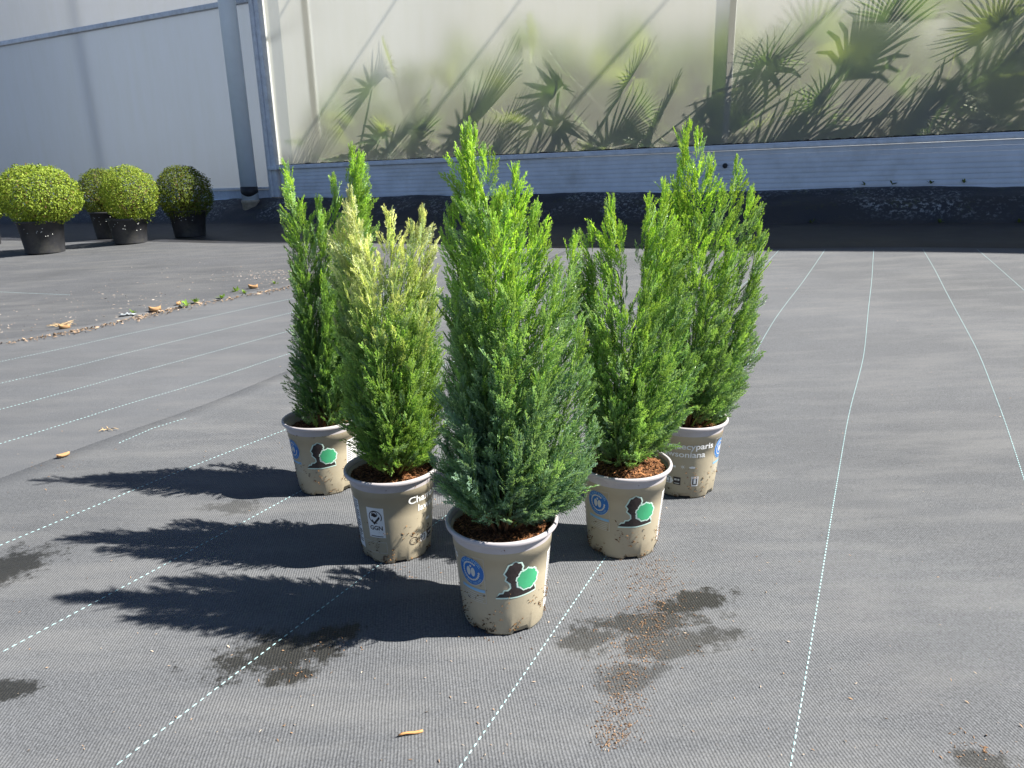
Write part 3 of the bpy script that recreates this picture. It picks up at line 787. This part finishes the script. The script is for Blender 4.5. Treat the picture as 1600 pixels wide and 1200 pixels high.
_print_cache = []
def prints():
    """list of (name, mesh, material); angles start at the blue seal"""
    if _print_cache: return _print_cache
    L = []
    def add(name, bm, mat, ang, z, lift):
        sc = {0: 1.22, 58: 1.3, 284: 1.22}.get(ang, 1.)
        for v in bm.verts: v.co.x *= sc; v.co.y *= (sc if ang != 284 else 1.05)
        wrap(bm, R_(ang), z, lift); me = bpy.data.meshes.new(name); bm.to_mesh(me); bm.free(); me.materials.append(M[mat]); L.append((name, me))
    zc = .106
    # blue seal with wreath, figure, band and small print
    add('seal_disc', poly_bm(circ(0, 0, .0192, .0192, 40)), 'blue', 0, zc, .0004)
    add('seal_ring', merge(ring_bm(.0186, .0192, 48), ring_bm(.0108, .0128, 44, .9, 2*math.pi+.1, wob=.0006)), 'pale', 0, zc, .0006)
    add('seal_figure', merge(poly_bm(circ(-.0034, -.0005, .0031, .0060, 18)), poly_bm(circ(.0034, -.0005, .0031, .0060, 18)), poly_bm(circ(0, .0068, .0016, .0016, 10))), 'pale', 0, zc, .0006)
    add('seal_lettering', merge(text_bm('BLAUER ENGEL', .0047, .00008, (.0142, math.pi/2, 1)), text_bm('DAS UMWELTZEICHEN', .0036, .00005, (.0172, -math.pi/2, -1))), 'ltblue', 0, zc, .0006)
    add('seal_band', poly_bm(rect(-.0185, -.0265, .0185, -.0225)), 'ltblue', 0, zc, .0004)
    small = [rect(-.0165, -.0300-i*.0030, .0165-.002*(i % 2), -.0293-i*.0030) for i in range(4)]
    add('small_print', poly_bm(*small, *frame(-.0195, -.0415, .0195, .0215, .0004)), 'pale', 0, zc, .0004)
    # tree and bush emblem
    tree = [(-.026, -.024), (-.021, -.0195), (-.017, -.019), (-.0155, -.0155), (-.0115, -.0155), (-.0075, -.012), (-.0082, -.006), (-.0135, -.001), (-.0120, .003), (-.0148, .007), (-.0120, .0115),
            (-.0095, .0175), (-.0065, .018), (-.003, .0215), (.0005, .019), (.0035, .0185), (.0055, .0135), (.0042, .0105), (.0068, .006), (.0045, .003), (.004, -.002), (-.0025, -.006), (-.002, -.012), (.006, -.0165), (.013, -.0165), (.018, -.015), (.0205, -.0125), (.0225, -.0175), (.024, -.0215), (.0, -.0238)]
    def grow(pl, d):
        c = np.mean(pl, axis=0); out = []; n = len(pl)
        for i in range(n):
            a, b = np.array(pl[i-1]), np.array(pl[(i+1) % n]); t = b-a; nn = np.array([t[1], -t[0]]); nn /= np.linalg.norm(nn)+1e-9
            out.append(tuple(np.array(pl[i])-nn*d))
        return out
    add('emblem_outline', poly_bm(grow(tree, .002)), 'mint', 58, .1, .0004)
    bush = circ(.0125, -.0035, .0128, .0124, 72, .05, 9)
    add('emblem_tree', poly_bm(tree), 'black', 58, .1, .0006)
    add('bush_outline', poly_bm(circ(.0125, -.0035, .0148, .0143, 72, .05, 9)), 'mint', 58, .1, .0008)
    add('emblem_bush', poly_bm(bush), 'green', 58, .1, .0010)
    # lined care label
    add('care_label', poly_bm(rect(-.030, -.058, .030, .038)), 'white', 130, .082, .0004)
    add('care_print', poly_bm(*[rect(-.027, .033-i*.0047, .027-.006*((i*7) % 4 == 1), .0348-i*.0047) for i in range(18)]), 'black', 130, .082, .0006)
    # check-mark certificate
    add('certificate', poly_bm(rect(-.0165, -.030, .0165, .029)), 'white', 184, .084, .0004)
    chk = poly_bm([(-.009, .003), (-.0065, .006), (-.003, .001), (.008, .0135), (.0085, .0085), (-.003, -.0045)], [(-.008, .0125), (-.003, .0165), (.002, .012), (.003, .016), (-.001, .019), (-.006, .018)], rect(-.013, -.0282, .012, -.0268))
    add('certificate_mark', merge(ring_bm(.0112, .0128, 40, -.6, 2*math.pi-1.3, 0, .011), ring_bm(.0045, .0058, 20, 0, 2*math.pi, -.001, .0165), chk, shift(text_bm('GGN', .0115, .0003), 0, -.0145)), 'black', 184, .084, .0006)
    add('outline_box', poly_bm(*frame(-.040, -.022, .017, -.0215+.022, .0005)), 'pale', 184, .044, .0004)
    # plant name lettering and picture marks
    add('plant_name', merge(shift(text_bm('Chamaecyparis', .0175, .0003), 0, .017), shift(text_bm('lawsoniana', .0175, .0003), 0, -.0005)), 'white', 284, .097, .0005)
    add('care_marks', merge(poly_bm(rect(-.021, -.004, -.0125, .0005)), ring_bm(.0012, .0024, 14, 0, 2*math.pi, 0, -.001), poly_bm(*[[(.0001+.0035*math.cos(t), -.001+.0035*math.sin(t)), (.0045*math.cos(t+.12), -.001+.0045*math.sin(t+.12)), (.0045*math.cos(t-.12), -.001+.0045*math.sin(t-.12))] for t in np.arange(0, 6.2, .785)]), poly_bm(circ(.0165, -.0015, .0055, .0025, 18, .1, 5))), 'white', 284, .075, .0005)
    add('recycle_plate', poly_bm([(-.033, -.0075), (-.021, -.0075), (-.0165, -.001), (-.021, .0075), (-.033, .0075)]), 'white', 284, .040, .0004)
    add('cup_plate', poly_bm([(.017, -.010), (.029, -.010), (.030, .0115), (.016, .0115)]), 'white', 284, .040, .0004)
    add('recycle_marks', merge(poly_bm(*frame(-.0315, -.0055, -.0235, .0055, .0014)), poly_bm(rect(-.0165, -.0085, -.003, .0085)), ring_bm(.0062, .0072, 26, 0, 2*math.pi, -.046, 0), poly_bm(*[[(-.046+.0045*math.cos(t), .0045*math.sin(t)), (-.046+.0045*math.cos(t+1.2), .0045*math.sin(t+1.2)), (-.046+.003*math.cos(t+.6), .003*math.sin(t+.6))] for t in (0, 2.1, 4.2)]), poly_bm(rect(.0185, -.007, .0205, .007), rect(.0255, -.007, .0275, .007), rect(.0205, -.007, .0255, -.005))), 'black', 284, .040, .0006)
    add('plate_print', poly_bm(rect(-.0145, .001, -.010, .005), rect(-.0085, .001, -.005, .005), rect(-.0145, -.006, -.005, -.0045)), 'pale', 284, .040, .0008)
    _print_cache.extend(L); return L

def chips(P, size, r, pal):
    """small irregular four-sided slivers"""
    n = len(P); a = r.uniform(0, 2*math.pi, n); el = r.normal(0, .35, n)
    d = np.stack([np.cos(a)*np.cos(el), np.sin(a)*np.cos(el), np.sin(el)], 1)
    s = np.cross(d, np.array([0, 0, 1.])+r.normal(0, .3, (n, 3))); s /= np.linalg.norm(s, axis=1)[:, None]; up = np.cross(s, d)
    L = (size*r.uniform(.5, 1.6, n))[:, None]; W = L*r.uniform(.14, .4, n)[:, None]
    V = np.stack([P-d*L, P+s*W, P+d*L*.9, P-s*W, P+up*W*.9], 1)
    F = (np.arange(n)[:, None, None]*5+np.array([[0, 1, 4], [1, 2, 4], [2, 3, 4], [3, 0, 4]])[None]).reshape(-1, 3)
    f = r.random(n)[:, None]; pal = np.array(pal)
    c = (pal[0]*(1-f)+pal[1]*f)*r.uniform(.6, 1.4, n)[:, None]
    return V.reshape(-1, 3), F, np.repeat(c, 5, 0)

GREEN = ((.070, .16, .095), (.36, .56, .40), (.10, .23, .055), (.54, .78, .18), (.60, .84, .18))
LIGHT = ((.075, .17, .07), (.37, .60, .25), (.105, .24, .055), (.56, .80, .18), (.62, .86, .18))
CREAM = ((.070, .165, .055), (.40, .62, .18), (.14, .28, .09), (.60, .80, .28), (.97, .97, .66))
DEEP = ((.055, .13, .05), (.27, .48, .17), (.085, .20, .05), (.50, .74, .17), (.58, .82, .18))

def conifer(label, base_px, leaders, pal, rot, seed, soil=.148, mound=.0, extra=8, step=.0125, hscale=.55, trunk=(0, 0)):
    r = np.random.default_rng(seed)
    B = gpt(*base_px, .004); B[2] = zg(B[0], B[1])+.0042
    root = empty('potted_conifer', tuple(B)); tag(root, label, 'potted conifer', 'potted conifers set out in a V')
    face = math.atan2(-B[0], B[1])
    # ---- pot
    NA = 96
    def foot(i, t, z):
        return z+(.0075 if (i <= 1 and math.sin(6*t+seed) > .35) else 0)
    mb = MB(); inner = [(.0755, .158), (.073, .125), (.069, .08), (.062, .006), (.001, .006)]
    mb.lathe([(.059, .004)]+PROF_W+inner, NA, lambda i, t, z: z+(.0075 if (i in (1, 2) and math.sin(6*t+seed) > .45) else 0))
    pot = mb.build('pot', M['pot'], root, True)
    lip = [(.0772, .1560), (.0838, .1572), (.0850, .1588), (.0852, .1625), (.0843, .1645), (.0820, .1650), (.0800, .1640), (.0785, .160), (.0755, .140)]
    mb = MB(); mb.lathe(lip, NA); mb.build('rim', M['rim'], pot, True)
    for nm, me in prints():
        if nm.startswith('x'): continue
        o = bpy.data.objects.new(nm, me); link(o, pot)
        if nm in ('small_print', 'care_print', 'recycle_marks', 'plate_print', 'care_marks', 'seal_figure', 'outline_box'): o['kind'] = 'stuff'
        o.rotation_euler = (0, 0, face+R_(rot))
    # crumbs of peat stuck to the wall
    n = 420; a = r.uniform(-1.7, 1.7, n); z = np.abs(r.normal(0, .034, n))+.004
    cl = np.array([mnoise.noise((q*2.2+seed, w_*30, 0)) for q, w_ in zip(a, z)]); keep = (cl > .0) & (z < .14); a, z = a[keep], z[keep]
    rr = np.array([pot_r(k) for k in z])+.0006
    P = np.stack([rr*np.sin(a+face), -rr*np.cos(a+face), z], 1)
    V, F, C = chips(P, .0025, r, [(.05, .028, .014), (.22, .12, .05)]); o = meshobj('stuck_peat', V, F, M['chip'], pot, C); o['kind'] = 'stuff'
    # ---- soil
    us_ = np.linspace(0, 1, 12); nt_ = 40; V = []
    for q in us_:
        for j in range(nt_):
            t = 2*math.pi*j/nt_; x, y = .0745*q*math.cos(t), .0745*q*math.sin(t)
            V.append((x, y, soil+mound*(1-q**2)*(.75+.5*mnoise.noise((x*14+seed, y*14, 0)))+.005*mnoise.noise((x*40, y*40, seed))+.003*mnoise.noise((x*110, y*110, seed))))
    Q = np.array([(i*nt_+j, i*nt_+(j+1) % nt_, (i+1)*nt_+(j+1) % nt_, (i+1)*nt_+j) for i in range(11) for j in range(nt_)])
    so_ = meshobj('soil', V, Q, M['soil'], root, smooth=True)
    n = 2600; q = np.sqrt(r.random(n))*.074; t = r.uniform(0, 2*math.pi, n); x, y = q*np.cos(t), q*np.sin(t)
    z = np.array([soil+mound*(1-(b/.0745)**2)*(.75+.5*mnoise.noise((c*14+seed, d*14, 0)))+.005*mnoise.noise((c*40, d*40, seed)) for b, c, d in zip(q, x, y)])
    V, F, C = chips(np.stack([x, y, z+r.uniform(0, .003, n)], 1), .0042, r, [(.065, .028, .014), (.34, .16, .07)])
    o = meshobj('bark_chips', V, F, M['chip'], so_, C); o['kind'] = 'stuff'
    # ---- leaders, laterals and sprays
    LD = []
    for (px, py, dd, Rl) in leaders:
        p = ypt(px, py, B[1]+dd)-B; p[2] -= .012; LD.append((p, Rl))
    tips = np.array([l[0] for l in LD])
    for i in range(extra):                                  # rear side of the crown
        p = tips[r.integers(0, len(tips))].copy(); p[1] = abs(p[1])*.7+r.uniform(.02, .065); p[0] *= .85; p[2] = .16+(p[2]-.16)*r.uniform(.55, .88)
        LD.append((p, .034))
    P, D, S, Hh = [], [], [], []; stem = MB(); stem_c = []
    s0 = np.array([trunk[0], trunk[1], soil-.01]); cx0 = 0.
    for (tip, Rl) in LD:
        st = s0+np.array([tip[0], tip[1], 0])*.10
        H = tip[2]-st[2]
        mid = np.array([st[0]+(tip[0]-st[0])*.85, st[1]+(tip[1]-st[1])*.85, st[2]+H*.42])
        ts = np.linspace(0, 1, 40)[:, None]
        cv = (1-ts)**2*st+2*ts*(1-ts)*mid+ts**2*tip
        cv[1:-1] += np.cumsum(r.normal(0, .0004, (38, 3)), 0)
        stem.tube(cv[::4], np.linspace(.0034, .0006, len(cv[::4])), 5)
        kk = np.clip((np.repeat(np.linspace(0, 1, len(cv[::4])), 5)-.22)*4, 0, 1)[:, None]
        sc_ = np.array([.16, .085, .042])*(1-kk)+np.array([.20, .30, .07])*kk
        stem_c.append(np.concatenate([sc_, sc_[:1], sc_[-1:]]))
        seg = np.linalg.norm(np.diff(cv, axis=0), axis=1); cum = np.concatenate([[0], np.cumsum(seg)]); LL = cum[-1]
        pos = np.arange(max(.034, LL*.08), LL, step); az = r.uniform(0, 6.28)
        for sp in pos:
            o = np.array([np.interp(sp, cum, cv[:, k]) for k in range(3)])
            o2 = np.array([np.interp(min(sp+.01, LL), cum, cv[:, k]) for k in range(3)]); tg = o2-o
            tg = tg/np.linalg.norm(tg) if np.linalg.norm(tg) > 1e-6 else np.array([0, 0, 1.])
            dt = LL-sp; az += 2.4+r.uniform(-.5, .5)
            l = min(Rl*.62, .004+.2*dt)*r.uniform(.5, 1.2)*(1.5 if r.random() < .12 else 1)
            low = max(0., 1-(o[2]-soil)/.16)                      # the skirt spreads outward
            hv = np.array([math.cos(az), math.sin(az), 0]); an = (r.uniform(.38, .7) if dt > .06 else r.uniform(.25, .45))+low*r.uniform(0, .55)
            d = tg*math.cos(an)+hv*math.sin(an); d /= np.linalg.norm(d)
            npt = max(1, int(l/.0085)); side = np.cross(d, [0, 0, 1.]); side /= np.linalg.norm(side)+1e-9
            for j in range(npt):
                f = (j+.5)/npt; q = o+d*l*f
                sg = 1 if j % 2 else -1
                hz = min(1., max(0., (q[2]-soil)/hscale)); thA = R_(58-36*hz**.7)*(1 if dt > .05 else .5)
                rad_ = np.array([q[0]-cx0-hz*(tip[0]-cx0)*.55, q[1]-hz*tip[1]*.55, 0]); rn = np.linalg.norm(rad_)
                rad_ = rad_/rn if rn > .004 else hv
                fl = rad_*math.sin(thA)+np.array([0, 0, math.cos(thA)])
                dd_ = fl*.85+d*.4+side*sg*.16+r.normal(0, .10, 3)
                P.append(q); D.append(dd_); S.append(min(r.uniform(.032, .058), .018+.5*dt)); Hh.append((q[2]-soil)/hscale)
        for j in range(3):
            P.append(cv[-1]-np.array([0, 0, .004*j+.003])); D.append(tg+r.normal(0, .22, 3)); S.append(r.uniform(.016, .022)); Hh.append((cv[-1][2]-soil)/hscale+.1)
    stem.tube([s0+np.array([0, 0, -.01]), s0+np.array([0, 0, .02]), s0+np.array([0, 0, .05])], [.0085, .007, .004], 8); stem_c.append(np.tile([.16, .085, .042], (26, 1)))
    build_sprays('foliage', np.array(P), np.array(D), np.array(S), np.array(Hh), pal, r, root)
    stem.build('stem', M['shoot'], root, True, np.concatenate(stem_c))
    return len(P)

F1 = [(730, 187, 0, .034), (741, 196, .005, .03), (757, 228, .01, .036), (803, 254, -.01, .034), (786, 290, -.02, .034), (712, 312, .02, .03), (836, 314, 0, .034), (868, 408, -.03, .034), (898, 362, .0, .032),
      (770, 330, -.045, .036), (803, 405, -.055, .036), (740, 400, -.045, .036), (716, 470, -.035, .034), (850, 480, -.05, .036), (903, 500, -.02, .036), (780, 540, -.075, .036), (722, 590, -.05, .036),
      (918, 570, .0, .034), (704, 560, .0, .032), (840, 580, -.075, .036), (697, 665, -.01, .03), (925, 655, .0, .034), (735, 675, -.075, .034), (880, 670, -.065, .036), (805, 670, -.095, .034), (905, 715, -.03, .034), (765, 725, -.06, .028), (850, 735, -.055, .03), (720, 705, -.03, .03), (870, 750, -.02, .026), (895, 745, .0, .03), (822, 760, -.045, .02), (918, 705, .0, .03), (700, 690, -.01, .028)]
F2 = [(548, 292, 0, .030), (530, 345, .01, .034), (603, 322, -.01, .030), (640, 345, 0, .028), (657, 320, .01, .028), (575, 370, -.03, .034), (615, 420, -.045, .036), (560, 440, -.035, .034), (535, 470, .0, .034), (672, 430, 0, .03), (655, 470, -.04, .034),
      (590, 510, -.06, .034), (676, 540, .0, .032), (640, 560, -.06, .036), (548, 560, -.02, .036), (682, 610, 0, .032), (605, 610, -.075, .036), (565, 640, -.04, .036), (660, 640, -.045, .036), (600, 660, -.075, .03), (545, 610, .02, .03), (590, 395, .02, .032), (628, 385, -.01, .03), (562, 345, .025, .03), (645, 405, .02, .03), (580, 455, -.045, .034), (630, 490, -.05, .034), (580, 685, -.04, .026), (635, 685, -.045, .028), (610, 700, -.05, .022), (670, 670, -.01, .03)]
F3 = [(957, 303, 0, .032), (972, 350, .01, .032), (923, 348, .01, .03), (1036, 280, 0, .034), (1013, 303, .015, .032), (1052, 345, .01, .034), (905, 420, .02, .034), (940, 440, -.03, .034), (1010, 420, -.04, .038), (1060, 440, -.01, .036), (975, 480, -.05, .034),
      (1040, 520, -.05, .038), (1074, 540, .0, .034), (940, 540, -.04, .034), (1000, 590, -.07, .034), (1060, 595, -.02, .034), (960, 620, -.065, .036), (925, 610, -.02, .034), (995, 668, -.075, .03), (940, 675, -.03, .03), (965, 690, -.04, .024)]
F4 = [(446, 250, 0, .028), (520, 272, .02, .032), (548, 224, 0, .034), (562, 236, .01, .03), (470, 310, .0, .034), (500, 330, -.02, .036), (535, 340, -.02, .036), (470, 400, -.02, .034), (505, 430, -.05, .036), (468, 480, -.01, .034), (550, 420, -.03, .036), (466, 550, .0, .034), (500, 540, -.055, .036), (545, 540, -.05, .036), (475, 610, -.03, .034), (520, 610, -.06, .034), (464, 635, .01, .03), (560, 600, .0, .036), (495, 305, .02, .03), (525, 375, -.01, .034), (485, 365, .02, .03), (560, 300, .02, .03), (490, 645, -.04, .026), (530, 650, -.045, .026)]
F5 = [(1078, 187, 0, .032), (1091, 200, .005, .03), (1109, 240, .0, .032), (1150, 243, .0, .03), (1128, 290, -.02, .034), (1174, 290, .0, .028), (1062, 260, .02, .034), (1046, 300, .03, .034), (1186, 345, .0, .028), (1090, 330, -.04, .036), (1140, 370, -.04, .036), (1182, 420, .0, .03), (1060, 400, -.02, .036), (1105, 440, -.06, .036), (1165, 470, -.03, .034), (1178, 520, .0, .03), (1130, 530, -.055, .036), (1080, 540, -.05, .036), (1160, 580, -.02, .034), (1115, 600, -.05, .034), (1140, 610, .01, .03), (1070, 610, .0, .036), (1090, 635, -.035, .026), (1125, 635, -.03, .026), (1060, 640, -.01, .026)]
nsp = 0
nsp += conifer('widest blue-green potted conifer, standing at the point of the V', (788, 955), F1, GREEN, -41, 21, .147, 0, 12, .0062)
nsp += conifer('potted conifer with creamy yellow upper tips, white check-mark label on its pot', (621, 854), F2, CREAM, -213, 22, .147, .002, 9, .0064, .43)
nsp += conifer('two-peaked potted conifer rooted in soil heaped with bark above the rim', (972, 848), F3, LIGHT, -38, 23, .149, .024, 9, .0066, .55)
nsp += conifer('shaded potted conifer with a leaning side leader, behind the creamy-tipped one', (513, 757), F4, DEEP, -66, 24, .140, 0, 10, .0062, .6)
nsp += conifer('airy potted conifer whose pot shows white plant-name lettering', (1068, 760), F5, LIGHT, -287, 25, .142, .004, 8, .0070, .6)

# ================================================================== LITTER
def scatter_ground(pts, dz):
    P = np.array([gpt(x, y, dz) for x, y in pts]); return P
def pebbles(name, pix, size, pal, seed, dz, parent=None):
    r = np.random.default_rng(seed); P = scatter_ground(pix, dz)
    P[:, 2] += .0005
    V, F, C = chips(P, size, r, pal); o = meshobj(name, V, F, M['gravel'], None, C); tag(o, kind='stuff'); return o
r = np.random.default_rng(5)
pix = []
while len(pix) < 300:                                    # stones on the darker sheet, thicker towards its edge
    x = r.uniform(-20, 520); e = np.interp(x, [0, 200, 450, 520], [530, 497, 445, 430]); y = e-abs(r.normal(0, 32))-1
    if y > 396: pix.append((x, y))
pix += [(x, 430-r.uniform(-7, 8)+abs(x-430)*.03) for x in r.normal(425, 35, 170)]
tag(pebbles('gravel', pix, .0072, [(.22, .17, .14), (.48, .43, .38)], 6, .012), 'pale pink gravel scattered over the darker weed fabric', 'gravel')
pix = [(x, np.interp(x, [0, 60, 120, 200, 290, 380, 450, 600], [537, 527, 517, 500, 479, 462, 449, 425])+r.normal(0, 2)-abs(r.normal(0, 3))*(r.random() < .5)) for x in np.concatenate([r.uniform(-10, 520, 380), r.normal(110, 30, 120), r.normal(250, 35, 150), r.normal(400, 40, 120)])]
tag(pebbles('edge_debris', pix, .0095, [(.045, .03, .02), (.40, .29, .20)], 7, .006), 'strip of grit and bark bits along the fabric edge', 'debris')
pix = [(r.uniform(0, 1600), r.uniform(420, 1190)) for _ in range(420)]
tag(pebbles('loose_specks', pix, .0022, [(.5, .42, .33), (.30, .17, .08)], 8, .005), 'tiny loose specks dotted over the woven fabric', 'specks')
pix = []
for _ in range(1500):
    t = r.random(); x = np.interp(t, [0, .35, .6, 1], [1022, 1020, 985, 955])+r.normal(0, 13+12*math.sin(3*t)); y = 875+t*290+r.normal(0, 8); pix.append((x, y))
pix += [(r.normal(1000, 50), r.normal(975, 30)) for _ in range(350)]
pix += [(r.normal(1010, 40), r.normal(905, 20)) for _ in range(250)]
tag(pebbles('bark_crumbs', pix, .0017, [(.10, .055, .03), (.30, .19, .11)], 9, .0045), 'trail of brown bark crumbs over the damp patch', 'bark crumbs')
pix = []
for (cx, cy) in ((455, 1050), (520, 1000), (1540, 1180), (1500, 1160), (90, 730), (780, 990), (700, 790), (640, 895)):
    pix += [(r.normal(cx, 25), r.normal(cy, 10)) for _ in range(22)]
tag(pebbles('peat_crumbs', pix, .0022, [(.10, .055, .03), (.32, .19, .10)], 10, .0045), 'small clusters of brown peat crumbs around the pots and stains', 'peat crumbs')

tw0, tw1 = gpt(622, 1149, .007), gpt(661, 1141, .007)
mb = MB(); k = [tw0+(tw1-tw0)*t for t in np.linspace(0, 1, 7)]
for i in range(7): k[i][2] += .0012*math.sin(i)
mb.tube(k, [.0008, .0015, .0014, .0017, .0018, .0020, .0015], 8)
tag(mb.build('wood_sliver', M['wood'], None, True), 'orange wood sliver lying on the woven fabric', 'wood sliver')

def dry_leaf(px, py, L, rot, curl, dz, label):
    p = gpt(px, py, dz); V, n = [], 7
    for i in range(n):
        t = i/(n-1); w_ = L*.3*math.sin(math.pi*min(1, t*1.02+.02))**.8
        for s_ in (-1, -.5, 0, .5, 1):
            x, y = (t-.5)*L, s_*w_*(1+.15*math.sin(9*t+s_)); z = curl*L*(s_*s_*.5+(t-.5)**2*.8)+.004
            V.append((x*math.cos(rot)-y*math.sin(rot), x*math.sin(rot)+y*math.cos(rot), z))
    Q = np.array([(i*5+j, (i+1)*5+j, (i+1)*5+j+1, i*5+j+1) for i in range(n-1) for j in range(4)])
    o = meshobj('dry_leaf', V, Q, M['dry'], smooth=True); o.location = p; o.modifiers.new('s', 'SOLIDIFY').thickness = .0006
    tag(o, label, 'dry leaf', 'dry leaves in the fabric edge')
dry_leaf(243, 488, .058, .5, .75, .004, 'large curled orange dry leaf on the fabric edge')
dry_leaf(280, 478, .04, 1.5, .8, .006, 'small upright brown leaf beside the large orange leaf')
dry_leaf(102, 516, .05, .2, .8, .004, 'dark orange crumpled leaf in straw on the fabric edge')
dry_leaf(396, 452, .055, .1, .7, .008, 'pale orange leaf beside green weeds on the fabric edge')
dry_leaf(100, 716, .03, .9, .5, .002, 'small tan leaf scrap where the woven sheet begins')
# straw tuft and clear plastic scrap
def straws(px, py, n, L, mat, name, label, cat, seed, dz=.006, up=.5):
    r = np.random.default_rng(seed); p = gpt(px, py, dz); mb = MB()
    for i in range(n):
        a = r.uniform(0, 6.28); d = np.array([math.cos(a), math.sin(a), r.uniform(0, up)]); q = np.array([r.normal(0, L*.3), r.normal(0, L*.2), .002])
        mb.tube([q, q+d*L*.5+np.array([0, 0, .1*L]), q+d*L*r.uniform(.7, 1.1)], [.0012, .0011, .0006], 4)
    o = mb.build(name, mat); o.location = p; tag(o, label, cat)
M['straw'] = simple('straw', (.55, .40, .22), .8, .3, 50)
straws(98, 510, 26, .05, M['straw'], 'straw_tuft', 'tuft of pale straw around the dark orange leaf', 'straw', 3, .01)
straws(165, 672, 5, .03, M['straw'], 'straw_tuft', 'small loose wisp of yellow straw on the smooth fabric', 'straw', 4, .001, .15)
r = np.random.default_rng(12); p = gpt(200, 494, .01)
V = []; 
for i in range(8):
    for j in range(5): V.append((.07*(i/7-.5)+r.normal(0, .003), .03*(j/4-.5)+r.normal(0, .003), .006+abs(r.normal(0, .006))))
o = meshobj('plastic_scrap', V, np.array([(i*5+j, (i+1)*5+j, (i+1)*5+j+1, i*5+j+1) for i in range(7) for j in range(4)]), M['scrap']); o.location = p
o.rotation_euler = (0, 0, .5); o.modifiers.new('s', 'SOLIDIFY').thickness = .0005
tag(o, 'crumpled clear plastic scrap between two leaves on the fabric edge', 'plastic scrap')
# weeds rooted in the edge and on the bank
def weed(P, L, n, label, seed, col=(.18, .3, .05), group=None):
    r = np.random.default_rng(seed); mb = MB(); Vs, Fs, Cs, off = [], [], [], 0
    for i in range(n):
        a = r.uniform(0, 6.28); e = r.uniform(.3, 1.2); d = np.array([math.cos(a)*math.cos(e), math.sin(a)*math.cos(e), math.sin(e)])*L*r.uniform(.6, 1.1)
        s_ = np.cross(d, [0, 0, 1.]); s_ /= np.linalg.norm(s_)+1e-9; w_ = L*.16
        Vs += [np.zeros(3), d*.55+s_*w_, d+np.array([0, 0, -.1*L]), d*.55-s_*w_]; Fs += [(off, off+1, off+2), (off, off+2, off+3)]; off += 4
        Cs += [np.array(col)*r.uniform(.7, 1.3)]*4
    o = meshobj('weed', np.array(Vs), np.array(Fs), M['box'], None, np.array(Cs)); o.location = P
    tag(o, label, 'weed', group)
for i, (x, y, L, lb) in enumerate([(369, 456, .045, 'bright green weed seedling beside the pale orange leaf'), (381, 459, .035, 'low weed seedling beside the pale orange leaf'), (347, 466, .04, 'yellowish weed on the fabric edge beside bark bits'),
                       (291, 478, .045, 'mossy weed clump next to the small upright brown leaf'), (305, 473, .04, 'pale green weed sprig past the mossy clump'), (430, 444, .03, 'tiny weed by the gravel strip'), (208, 489, .03, 'green sprig beside the clear plastic scrap')]):
    weed(gpt(x, y, .01), L, 10, lb, 40+i)
for i, px in enumerate((1268, 1468, 1592, 1352, 1395, 1455, 1507)):
    if i < 3: q = vpt(px, 351, 6.24); q[2] = .345
    else: q = vpt(px, 281, VW-.07); q[2] = .635
    weed(q, .05, 8, 'tiny weed in a pocket at the foot of the black bank' if i < 3 else 'tiny weed along the foot of the white siding', 60+i, (.12, .16, .04), 'weeds in the bank pockets' if i < 3 else 'weeds under the siding')
